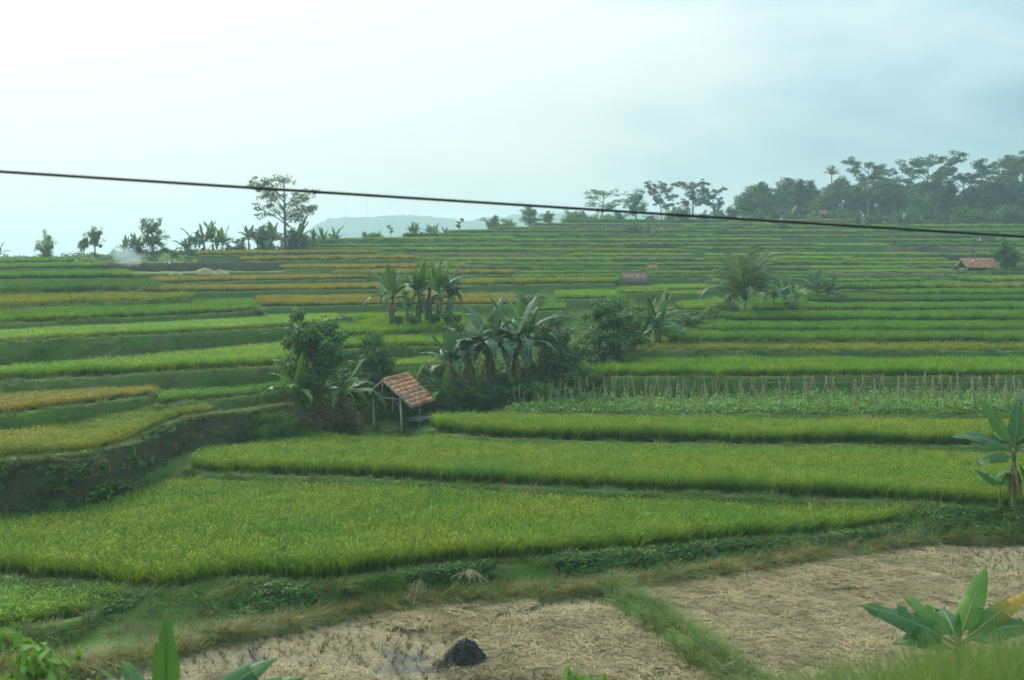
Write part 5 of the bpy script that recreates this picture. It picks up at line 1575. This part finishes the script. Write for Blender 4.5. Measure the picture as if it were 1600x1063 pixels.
tree('palebush', hp(72, 398, -0.9), 4.3, 'feathery upright bush on the ridge at the far left', 0.62, 1, 'bush', 'bush')

# shrub in the lower left corner and grass at the bottom edge, on the embankment
V, Q, RN = [], [], []
def near_shrub(u, D, H, W, label, k, nm='shrub'):
    x = (u - 800) / F * D
    e = tree('shrubbush', Vector((x, D, emb_z(D) - 0.05)), H, label, W, k, nm, 'shrub', 'shrubs on the embankment')
variants('shrubbush', 'bush', (61, 62, 63), leaf=.06, n=900, mat='weed_bright')
near_shrub(20, 10.5, 1.68, 0.95, 'leafy light green shrub in the lower left corner', 0)
near_shrub(105, 10.8, 1.6, 0.8, 'leafy light green shrub right of the corner one', 1)
near_shrub(-60, 10.2, 1.6, 1.0, 'leafy shrub cut by the left edge of the picture', 2)
near_shrub(935, 10.5, 1.35, 0.7, 'leafy light green tuft at the middle of the bottom edge', 1)
r = np.random.default_rng(92)
n = 2600
D = r.uniform(7.5, 12.5, n); u = r.uniform(1000, 1800, n)
hgt = np.interp(u, [1000, 1080, 1250, 1400, 1500, 1600, 1800], [0.45, 0.85, 1.2, 1.35, 1.6, 1.65, 1.65]) * r.uniform(.7, 1.1, n)
x = (u - 800) / F * D
P_ = np.stack([x, D, 8.5 - .37 * D - .05], -1)
# keep the tips at the height the photograph shows
s = r.uniform(.7, 1.2, n)
tag(scatter('grass', 'grass_tall', P_, np.stack([r.normal(0, .2, n), r.normal(0, .2, n), r.uniform(0, 6.28, n)], -1), np.stack([s, s, hgt], -1)), 'long bright grass on the embankment along the lower right edge', 'grass', None, 'stuff')
n = 500
D = r.uniform(8, 12.5, n); u = r.uniform(-100, 260, n); s = r.uniform(.7, 1.2, n)
tag(scatter('grass', 'grass_tall', np.stack([(u - 800) / F * D, D, 8.5 - .37 * D - .05], -1), np.stack([r.normal(0, .2, n), r.normal(0, .2, n), r.uniform(0, 6.28, n)], -1), np.stack([s, s, r.uniform(.4, .9, n)], -1)), 'grass on the embankment under the lower left shrubs', 'grass', None, 'stuff')
# ------------------------------------------------------------------ open hut with a tiled roof
def hut():
    A = at_d(598, 594, 49.5)                   # front apex of the ridge
    rd = Vector((0.327, 0.945, 0)).normalized()  # ridge direction
    gd = Vector((rd.y, -rd.x, 0))              # gable direction, towards the right eave
    e = empty('field_hut', (A.x, A.y, 1.45)); tag(e, 'open wooden field hut with an orange tiled roof beside the wide paddy', 'hut')
    base = Vector((A.x, A.y, 1.45))
    def P(w, l, z): return gd * w + rd * l + Vector((0, 0, z - 1.45))
    LEN = 2.85
    zr, zR, zL, wR, wL = A.z, 2.71, 3.26, 1.556, -0.838
    # posts
    for w, l, zt, lean in ((0.987, 0.0, 3.05, -.06), (-0.48, 0.0, 3.5, 0.0), (0.95, 2.2, 3.05, 0.0), (-0.5, 2.2, 3.45, 0.0)):
        mb = MB(); mb.tube([P(w + .02, l, 1.4), P(w, l, 2.2), P(w + lean, l, zt)], [.065, .06, .052], 7)
        mb.build('post', MATS['post_wood'], e, True)
    for l in (0.0, 2.2):
        MB().beam(P(-0.62, l - .05, 3.18), P(0.78, l - .05, 3.12), .06, .07).build('tie_beam', MATS['timber'], e)
        MB().beam(P(0.0, l - .04, 3.17), P(0.0, l - .04, zr - .1), .06).build('king_post', MATS['timber'], e)
        MB().beam(P(-0.42, l - .02, 2.85), P(-0.12, l - .02, 3.13), .04).build('brace', MATS['timber'], e)
        MB().beam(P(0.92, l - .02, 2.70), P(0.55, l - .02, 3.10), .04).build('brace', MATS['timber'], e)
    for w, z in ((0.95, 3.13), (-0.5, 3.42)):
        MB().beam(P(w, -.15, z), P(w, 2.75, z), .06, .07).build('wall_plate', MATS['timber'], e)
    MB().beam(P(0, -.05, zr - .09), P(0, LEN, zr - .09), .07, .08).build('ridge_beam', MATS['timber'], e)
    roof = MB()
    # thin batten boards under the tiles
    for (wE, zE) in ((wR, zR), (wL, zL)):
        for k in range(5):
            t = 0.1 + 0.85 * k / 4
            roof.beam(P(wE * t, 0.02, zr + (zE - zr) * t - .045), P(wE * t, LEN - .02, zr + (zE - zr) * t - .045), .035, .025)
    ro = roof.build('roof', MATS['timber_grey'], e)
    for l in (-.03, LEN + .03):
        for (wE, zE) in ((wR, zR), (wL, zL)):
            MB().beam(P(0, l, zr - .02), P(wE * 1.0, l, zE - .02), .035, .10).build('barge_board', MATS['timber'], ro)
    # one shared tile mesh: shallow curved pan
    def tile_mesh(L, Wd):
        V, Q = [], []
        for y in (0, 1):
            for k in range(6):
                q = k / 5
                z = 0.028 * math.sin(q * math.pi * 1.0) + (0.03 if y == 0 else 0.0)
                V.append(((q - .5) * Wd, -y * L * 1.0, z)); V.append(((q - .5) * Wd, -y * L, z - .014))
        for k in range(5):
            a, b_ = 2 * k, 2 * k + 2; c, d = a + 12, b_ + 12
            Q += [(c, d, b_, a), (a + 1, b_ + 1, d + 1, c + 1), (a, b_, b_ + 1, a + 1), (c + 1, d + 1, d, c)]
        Q += [(0, 1, 13, 12), (10, 22, 23, 11)]
        return np_mesh('tile', V, Q, mats=[MATS['roof_tile']])
    rnd = random.Random(8)
    for (wE, zE, sgn) in ((wR, zR, 1), (wL, zL, -1)):
        slope = math.hypot(wE, zr - zE)
        nrow = 8 if sgn > 0 else 5
        ncol = 11
        L = slope / nrow * 1.22; Wd = LEN / ncol * 1.06
        tm = tile_mesh(L, Wd)
        down = (gd * wE + Vector((0, 0, zE - zr))).normalized()
        along = rd * sgn
        nrm = along.cross(-down).normalized()
        if nrm.z < 0: nrm = -nrm
        M = Matrix((along, -down, nrm)).transposed()
        if M.determinant() < 0: M = Matrix((-along, -down, nrm)).transposed()
        for i in range(nrow):
            for j in range(ncol):
                st = slope * i / nrow - 0.02
                loc = rd * (LEN * (j + .5) / ncol) + down * st + Vector((0, 0, zr - 1.45)) + nrm * (0.012 + rnd.uniform(0, .016))
                m = M @ Euler((rnd.uniform(-.05, .05), rnd.uniform(-.05, .05), rnd.uniform(-.07, .07))).to_matrix()
                o = link('tile', tm, ro, loc, m.to_euler())
    # ridge cap tiles
    mb = MB()
    V, Q = [], []
    for y in (0, 1):
        for k in range(5):
            a = math.pi * (0.1 + .8 * k / 4); V.append((math.cos(a) * .10, y * .34, math.sin(a) * .07 + .012 * y))
    Q = [(k, k + 1, k + 6, k + 5) for k in range(4)]
    cap = np_mesh('ridge_tile', V, Q, mats=[MATS['roof_tile']])
    for j in range(9):
        link('ridge_tile', cap, ro, P(0, LEN * j / 9 - .01, zr + .005), (0, 0, math.atan2(-rd.x, rd.y)))
    # sleeping platform at the right rear
    pl = None
    bz = 1.98
    deck = MB()
    slats = []
    first = None
    for k in range(9):
        w = 0.72 + 0.80 * k / 8
        mb = MB(); mb.beam(P(w, 0.85, bz), P(w + .12, 2.25, bz + .01), .085, .03)
        mb.build('deck_plank', MATS['timber_grey'], e)
    for (w, l) in ((0.8, .95), (1.5, .95), (0.85, 2.1), (1.6, 2.1)):
        MB().tube([P(w, l, 1.38), P(w, l, bz)], .03, 6).build('platform_leg', MATS['timber'], e)
    MB().beam(P(.70, .98, bz - .05), P(1.62, .98, bz - .05), .05, .05).build('deck_bearer', MATS['timber'], e)
    MB().beam(P(.78, 2.1, bz - .05), P(1.72, 2.1, bz - .05), .05, .05).build('deck_bearer', MATS['timber'], e)
    # little grass pad under the hut
hut()
pc = at_z(612, 671, 1.5)
rows = []
for i in range(9):
    q = i / 8
    rows.append([(pc.x + 3.0 * q * math.cos(a), pc.y + 1.2 + 2.6 * q * math.sin(a), 1.42 + 0.32 * (1 - q ** 3) + .03 * float(vnoise(q * 4, a * 3, 5))) for a in np.linspace(0, 2 * math.pi, 33)])
tag(link('hut_ground', grid_mesh('hut_ground', rows, MATS['bank'])), 'raised grassy ground under the open hut', 'ground', kind='structure')
r = np.random.default_rng(61); n = 420
a = r.uniform(0, 6.28, n); q = np.sqrt(r.uniform(.05, 1, n)); s = r.uniform(.6, 1.1, n)
tag(scatter('grass', 'grass', np.stack([pc.x + 3.0 * q * np.cos(a), pc.y + 1.2 + 2.6 * q * np.sin(a), 1.42 + .32 * (1 - q ** 3)], -1), np.stack([r.normal(0, .2, n), r.normal(0, .2, n), r.uniform(0, 6.28, n)], -1), np.stack([s, s, s * .16], -1)), 'short grass around the open hut', 'grass', None, 'stuff')

# ------------------------------------------------------------------ woven field shelter
def shelter():
    c = at_d(993, 456, 96)
    e = empty('field_shelter', c); tag(e, 'lean-to field shelter with a brown woven roof panel on posts', 'shelter')
    w, zt, zb = 2.25, 1.85, 0.75
    for x, y, z in ((-.85, -.4, 0.85), (.85, -.4, .85), (-.85, .75, 1.65), (.85, .75, 1.65)):
        MB().tube([(x, y, -.6), (x, y, z)], .045, 6).build('post', MATS['bamboo_pole'], e)
    mb = MB()
    p0, p1 = Vector((0, -.6, zb)), Vector((0, .75, zt))
    roof = MB().beam(p0 + Vector((0, 0, -.03)), p1 + Vector((0, 0, -.03)), w * .96, .02).build('roof', MATS['plank_dark'], e)
    n = 13
    for k in range(n):
        x = -w / 2 + w * (k + .5) / n
        m = MB(); m.beam(p0 + Vector((x, -.03 - .05 * (k % 3), 0)), p1 + Vector((x, .02, .01 * (k % 2))), w / n * 1.08, .03)
        m.build('thatch_strip', MATS['thatch'], roof)
    MB().tube([p1 + Vector((-w / 2 - .05, 0, .04)), p1 + Vector((w / 2 + .05, 0, .04))], .05, 6).build('ridge_pole', MATS['bamboo_pole'], roof)
    for k in range(6):
        MB().box((-.75 + .3 * k, .1, .12), (.26, .95, .03)).build('floor_plank', MATS['timber_grey'], e)
shelter()

# ------------------------------------------------------------------ red roofed shed on the right
def shed(loc, wd, dp, hw, hr, label, rows, cols, name='shed'):
    e = empty(name, loc); tag(e, label, 'shed')
    n = 9
    for sx in (-1, 1):
        for sy in (-1, 1):
            MB().beam((sx * wd / 2, sy * dp / 2, -.8), (sx * wd / 2, sy * dp / 2, hw), .12).build('post', MATS['timber_grey'], e)
    for k in range(n):
        x = -wd / 2 + wd * (k + .5) / n
        MB().box((x, -dp / 2 - .02, hw * .42), (wd / n * .94, .04, hw * .78)).build('wall_plank', MATS['plank_dark'], e)
    for x in (-wd / 2, wd / 2):
        MB().box((x, 0, hw * .42), (.05, dp * .95, hw * .78)).build('side_wall', MATS['plank_dark'], e)
    o_ = .35
    ry = dp / 2 + o_
    rf = MB()
    for s in (-1, 1):
        rf.beam((0, 0, hw + hr - .05), (0, s * ry, hw - .12), wd + .5, .03)
    ro = rf.build('roof', MATS['timber_grey'], e)
    sl = math.hypot(ry, hr + .12); ang = math.atan2(hr + .12, ry)
    V, Q = [], []
    tw, tl = (wd + .6) / cols, sl / rows * 1.2
    for y in (0, 1):
        for k in range(4):
            V.append(((k / 3 - .5) * tw * 1.04, -y * tl, .03 * math.sin(k / 3 * math.pi) + (0 if y else .03)))
    Q = [(4 + k, 5 + k, 1 + k, k) for k in range(3)]
    tm = np_mesh('tile', V, Q, mats=[MATS['roof_tile']])
    rnd = random.Random(3)
    for s in (-1, 1):
        for i in range(rows):
            for j in range(cols):
                q = (i) * sl / rows
                loc_ = Vector((-(wd + .6) / 2 + tw * (j + .5), s * q * math.cos(ang), hw + hr - q * math.sin(ang) + .02))
                link('tile', tm, ro, loc_, Euler((ang if s < 0 else -ang, rnd.uniform(-.03, .03), 0 if s < 0 else math.pi), 'XYZ'))
    V = [(math.cos(math.pi * k / 4) * .12, y, math.sin(math.pi * k / 4) * .09) for y in (-(wd + .7) / 2, (wd + .7) / 2) for k in range(5)]
    V = [(v[1], v[0], v[2]) for v in V]
    link('ridge_cap', np_mesh('ridge_cap', V, [(k, k + 1, k + 6, k + 5) for k in range(4)], mats=[MATS['roof_tile']]), ro, (0, 0, hw + hr))
    return e, ro
e, ro = shed(hp(1527, 423, -0.3), 3.4, 2.2, 0.8, 0.8, 'low wooden shed with a red tiled roof on the right slope', 6, 16)
MB().box((-0.55, -.25, 0.8 + .67), (.38, .3, .05), Euler((.55, 0, .3))).build('white_patch', MATS['cloth_white'], ro)
e, ro = shed(at_d(1285, 339, 216), 1.1, 0.9, 0.7, 0.5, 'tiny red roofed shed at the forest foot', 4, 9)
e, ro = shed(hp(1019, 418, -0.3), .45, .5, 0.25, 0.2, 'tiny orange roofed spirit hut on the slope above the woven shelter', 3, 5)

# ------------------------------------------------------------------ bean patch: stakes, plants, string
BG = 'bean stake tripods on the right of the patch'
def tripod(u, D, H, label, group, seed, n=3, spread=.3):
    r = random.Random(seed)
    x = (u - 800) / F * D
    e = empty('bean_tripod', (x, D, 2.12)); tag(e, label, 'bean stakes', group)
    for k in range(n):
        a = 2.1 * k + r.uniform(-.3, .3) + .5
        top = Vector((r.uniform(-.06, .06), r.uniform(-.06, .06), H + r.uniform(-.08, .16)))
        ft = Vector((spread * math.cos(a), spread * .9 * math.sin(a), -.05))
        ext = top + (top - ft).normalized() * r.uniform(.02, .2)
        MB().tube([ft, (ft + ext) / 2 + Vector((r.uniform(-.02, .02), 0, 0)), ext], [.028, .023, .016], 5).build('stake', MATS['bamboo_pole'], e)
    MB().tube([Vector((-.04, -.04, H - .12)), Vector((.04, .04, H - .08))], .035, 5).build('binding', MATS['straw_grey'], e)
us_front = [1218, 1258, 1290, 1336, 1366, 1404, 1432, 1458, 1484, 1520, 1546, 1572, 1594, 1622, 1650]
for i, u in enumerate(us_front):
    tripod(u, 51.2 + .5 * (i % 2), 1.6, f'bean stake tripod in the front row right of the dense stakes, {ORD[i]} from the left', BG, 700 + i, 3 + (i % 2), .34)
for i, u in enumerate(us_front[:-2]):
    tripod(u + 12, 55.0, 1.35, f'bean stake tripod in the second row right of the dense stakes, {ORD[i]} from the left', 'bean stake tripods, second row', 760 + i, 3, .3)
# single leaning stakes in the left part of the patch
r = random.Random(12)
for i in range(130):
    row = i % 5
    D = 50.7 + 1.3 * row + r.uniform(-.3, .3)
    u = 806 + (i // 5) * 15.6 + r.uniform(-7, 7)
    if u > 1215: continue
    H = r.uniform(.9, 1.5); a = r.uniform(-.22, .22)
    x = (u - 800) / F * D
    me_ = MB().tube([(0, 0, -.05), (a * .4 * H + r.uniform(-.02, .02), 0, H * .5), (a * H, r.uniform(-.2, .2), H)], [.022, .018, .012], 5).mesh('bean_stake', MATS['bamboo_pole'])
    o = link('bean_stake', me_, None, (x, D, 2.12))
    tag(o, 'thin bare bean stake among the dense stakes left of the tripods', 'bean stake', 'dense single bean stakes')
mb = MB(); mb.tube([at_d(u, 0, 51.2) * Vector((1, 1, 0)) + Vector((0, 0, 3.66 + .03 * math.sin(u))) for u in range(1200, 1680, 20)], .012, 4)
tag(mb.build('string', MATS['straw_grey']), 'string tied along the tops of the front bean tripods', 'string')
rg = np.random.default_rng(64)
pts, sc_ = [], []
for D in (50.7, 51.6, 52.6, 53.7, 55.2, 57.0, 58.8):
    for u in np.arange(796, 1760, 6):
        if rg.uniform() < .12: continue
        uu = u + rg.normal(0, 3); dd = D + rg.normal(0, .15)
        k = 1.0 if D < 52 else .8
        pts.append(((uu - 800) / F * dd, dd, 2.12)); s = rg.uniform(.7, 1.2) * k; sc_.append((s, s, s * (0.95 if uu < 1250 else 1.1)))
n = len(pts)
tag(scatter('bean_plants', 'bean', np.array(pts), np.stack([rg.normal(0, .1, n), rg.normal(0, .1, n), rg.uniform(0, 6.28, n)], -1), np.array(sc_)), 'leafy bean vines climbing the stakes in the vegetable patch', 'beans', None, 'stuff')

# ------------------------------------------------------------------ overhead cable
p0, p1 = at_d(0, 266, 11.0), at_d(1600, 368, 13.0)
d = p1 - p0
pts = [p0 + d * t + Vector((0, 0, -0.05 * 4 * (t + .6) * (1.6 - t) / 4.84 * .4)) for t in np.linspace(-.6, 1.6, 45)]
tag(MB().tube(pts, .0165, 8).build('overhead_cable', MATS['cable_mat'], None, True), 'dark overhead cable slanting across the whole sky', 'cable')

# ------------------------------------------------------------------ masts on the far hill
def mast(u, vt, vb, D, label):
    b_ = at_d(u, vb, D); H = (vb - vt) / F * D
    e = empty('radio_mast', b_); tag(e, label, 'mast')
    w = .55
    for a in range(3):
        c = math.cos(a * 2.094), math.sin(a * 2.094)
        MB().tube([(c[0] * w, c[1] * w, -3), (c[0] * w * .5, c[1] * w * .5, H)], .11, 4).build('leg', MATS['steel'], e)
    for k in range(6):
        z = H * (k + .5) / 6
        mb = MB()
        for a in range(3):
            f0 = w * (1 - .5 * z / H)
            mb.beam((f0 * math.cos(a * 2.094), f0 * math.sin(a * 2.094), z), (f0 * math.cos((a + 1) * 2.094), f0 * math.sin((a + 1) * 2.094), z + H / 6), .08)
        mb.build('lattice_bay', MATS['steel'], e)
mast(573, 304, 332, 1360, 'tall thin radio mast on the hazy hill')
mast(541, 319, 334, 1360, 'shorter faint radio mast left of the tall one')

# ------------------------------------------------------------------ straw heaps, people and smoke high on the left slope
def heap(u, v, w, h, label, mat='straw_mat', seed=0, name='straw_heap', dD=0.0):
    D = dmap(u, v) + dD
    c = at_d(u, v, D)
    rows = []
    for i in range(8):
        q = i / 7
        rows.append([(w / 2 * q * math.cos(a) * (1 + .2 * float(vnoise(math.cos(a) * 2 + seed, math.sin(a) * 2, 91))), w * .3 * q * math.sin(a), h * (1 - q ** 1.7) * (1 + .3 * float(vnoise(math.cos(a) * q * 3 + seed, math.sin(a) * q * 3, 92))) - .15) for a in np.linspace(0, 2 * math.pi, 25)])
    e = empty(name, c); tag(e, label, 'heap', 'straw heaps on the left slope')
    link('heap_body', grid_mesh('heap_body', rows, MATS[mat]), e)
    link('loose_straw', straw_mesh('loose_straw', 160, w * .45, MATS[mat], seed, .5, h * .6), e)
heap(274, 428, 1.5, .35, 'small low straw heap left of the wide one on the left slope', seed=1)
heap(322, 427, 2.4, .65, 'wide pale straw heap on the left slope', seed=2)
heap(345, 427, 1.8, .5, 'straw heap touching the wide one on its right side', seed=3)
heap(208, 411, 2.2, .6, 'smouldering straw heap giving off smoke on the left slope', seed=4)
heap(165, 411, 1.8, .5, 'brown earth heap left of the smouldering one', 'bare_earth', 5)

def person(u, v, H, label, top, group):
    D = dmap(u, v) - .3
    e = empty('person', at_d(u, v, D)); tag(e, label, 'person', group)
    r = H / 1.65
    vs_ = [(0, 0, .92), (0, .02, 1.12), (0, .06, 1.34), (0, -.02, 1.46), (0, -.06, 1.58), (.17, .03, 1.36), (.24, -.08, 1.12), (.2, -.22, .95), (-.17, .03, 1.36), (-.24, -.06, 1.12), (-.2, -.2, .95),
           (.09, 0, .88), (.11, -.04, .48), (.11, .02, .06), (.11, -.12, .03), (-.09, 0, .88), (-.1, .03, .48), (-.1, .06, .06), (-.1, -.08, .03)]
    ed = [(0, 1), (1, 2), (2, 3), (3, 4), (2, 5), (5, 6), (6, 7), (2, 8), (8, 9), (9, 10), (0, 11), (11, 12), (12, 13), (13, 14), (0, 15), (15, 16), (16, 17), (17, 18)]
    rad = [.14, .13, .15, .055, .10, .065, .05, .035, .065, .05, .035, .09, .06, .045, .04, .09, .06, .045, .04]
    me = bpy.data.meshes.new('body'); me.from_pydata([tuple(c * r for c in v_) for v_ in vs_], ed, [])
    me.materials.append(MATS['cloth_dark'])
    o = link('body', me, e)
    sk = o.modifiers.new('skin', 'SKIN')
    for k, rr_ in enumerate(rad): me.skin_vertices[0].data[k].radius = (rr_ * r, rr_ * r)
    me.skin_vertices[0].data[0].use_root = True
    o.modifiers.new('sub', 'SUBSURF').levels = 1
    mb = MB(); mb.tube([(0, 0, .9 * r), (0, .03, 1.15 * r), (0, .05, 1.40 * r), (0, .0, 1.45 * r)], [.19 * r, .18 * r, .2 * r, .08 * r], 10, cap=False)
    mb.build('shirt', MATS[top], e, True)
    mb = MB(); mb.tube([(0, -.06 * r, 1.62 * r), (0, -.06 * r, 1.66 * r), (0, -.06 * r, 1.74 * r)], [.24 * r, .16 * r, .02], 12)
    mb.build('hat', MATS['straw_mat'], e, True)
person(265, 424, 1.3, 'tiny figure in a white shirt beside the low straw heap', 'cloth_white', 'far field workers')
person(1531, 384, 1.3, 'tiny figure in white above the red roofed shed', 'cloth_white', 'far field workers')

def smoke():
    c = at_d(196, 400, 110)
    mb = MB()
    o = link('smoke', None) if False else None
    V, Q = [], []
    n, m_ = 14, 10
    pts = []
    for i in range(n + 1):
        t = i / n
        rows_ = []
    # drifting puff: ellipsoid leaning to the left
    rows = []
    for i in range(11):
        ph = math.pi * i / 10
        rows.append([(2.3 * math.sin(ph) * math.cos(a), 1.0 * math.sin(ph) * math.sin(a), 1.25 * math.cos(ph)) for a in np.linspace(0, 2 * math.pi, 25)])
    me = grid_mesh('smoke', rows, None) if False else None
    P = np.array(rows); r_, c_ = P.shape[:2]; idx = np.arange(r_ * c_).reshape(r_, c_)
    q = np.stack([idx[:-1, :-1], idx[:-1, 1:], idx[1:, 1:], idx[1:, :-1]], -1).reshape(-1, 4)
    mt = bpy.data.materials.new('smoke'); mt.use_nodes = True; t = mt.node_tree; t.nodes.clear()
    out = t.nodes.new('ShaderNodeOutputMaterial'); pv = t.nodes.new('ShaderNodeVolumePrincipled')
    tcn = t.nodes.new('ShaderNodeTexCoord'); nz = t.nodes.new('ShaderNodeTexNoise'); nz.inputs['Scale'].default_value = 1.1; nz.inputs['Detail'].default_value = 3
    ln = t.nodes.new('ShaderNodeVectorMath'); ln.operation = 'LENGTH'
    mp_ = t.nodes.new('ShaderNodeMapping'); mp_.inputs['Scale'].default_value = (1 / 2.3, 1.0, 1 / 1.25)
    t.links.new(tcn.outputs['Object'], nz.inputs['Vector']); t.links.new(tcn.outputs['Object'], mp_.inputs['Vector']); t.links.new(mp_.outputs[0], ln.inputs[0])
    s1 = t.nodes.new('ShaderNodeMath'); s1.operation = 'SUBTRACT'; s1.inputs[0].default_value = 1.0; t.links.new(ln.outputs['Value'], s1.inputs[1])
    s2 = t.nodes.new('ShaderNodeMath'); s2.operation = 'ADD'; t.links.new(s1.outputs[0], s2.inputs[0]); t.links.new(nz.outputs['Fac'], s2.inputs[1])
    mr = t.nodes.new('ShaderNodeMapRange'); mr.inputs['From Min'].default_value = .55; mr.inputs['From Max'].default_value = 1.2; mr.inputs['To Max'].default_value = .75
    t.links.new(s2.outputs[0], mr.inputs['Value']); t.links.new(mr.outputs[0], pv.inputs['Density'])
    pv.inputs['Color'].default_value = (.9, .95, 1, 1)
    t.links.new(pv.outputs[0], out.inputs['Volume'])
    o = link('smoke', np_mesh('smoke', P.reshape(-1, 3), q[:, ::-1], mats=[mt]), None, c, (0, R(18), 0))
    tag(o, 'pale blue smoke drifting from the smouldering heap on the left slope', 'smoke', kind='stuff')
smoke()
# ------------------------------------------------------------------ haze
m = MB(); m.box((0, 860, 32), (3340, 1840, 90))
hz = m.build('haze', None)
hm_ = bpy.data.materials.new('haze'); hm_.use_nodes = True
t = hm_.node_tree; t.nodes.clear()
o_ = t.nodes.new('ShaderNodeOutputMaterial'); pv = t.nodes.new('ShaderNodeVolumePrincipled')
pv.inputs['Color'].default_value = (0.70, 0.93, 1.0, 1)
pv.inputs['Density'].default_value = 0.00072
pv.inputs['Anisotropy'].default_value = 0.35
t.links.new(pv.outputs[0], o_.inputs['Volume'])
hz.data.materials.append(hm_)
tag(hz, 'pale blue haze hanging over the whole valley', 'haze', kind='stuff')
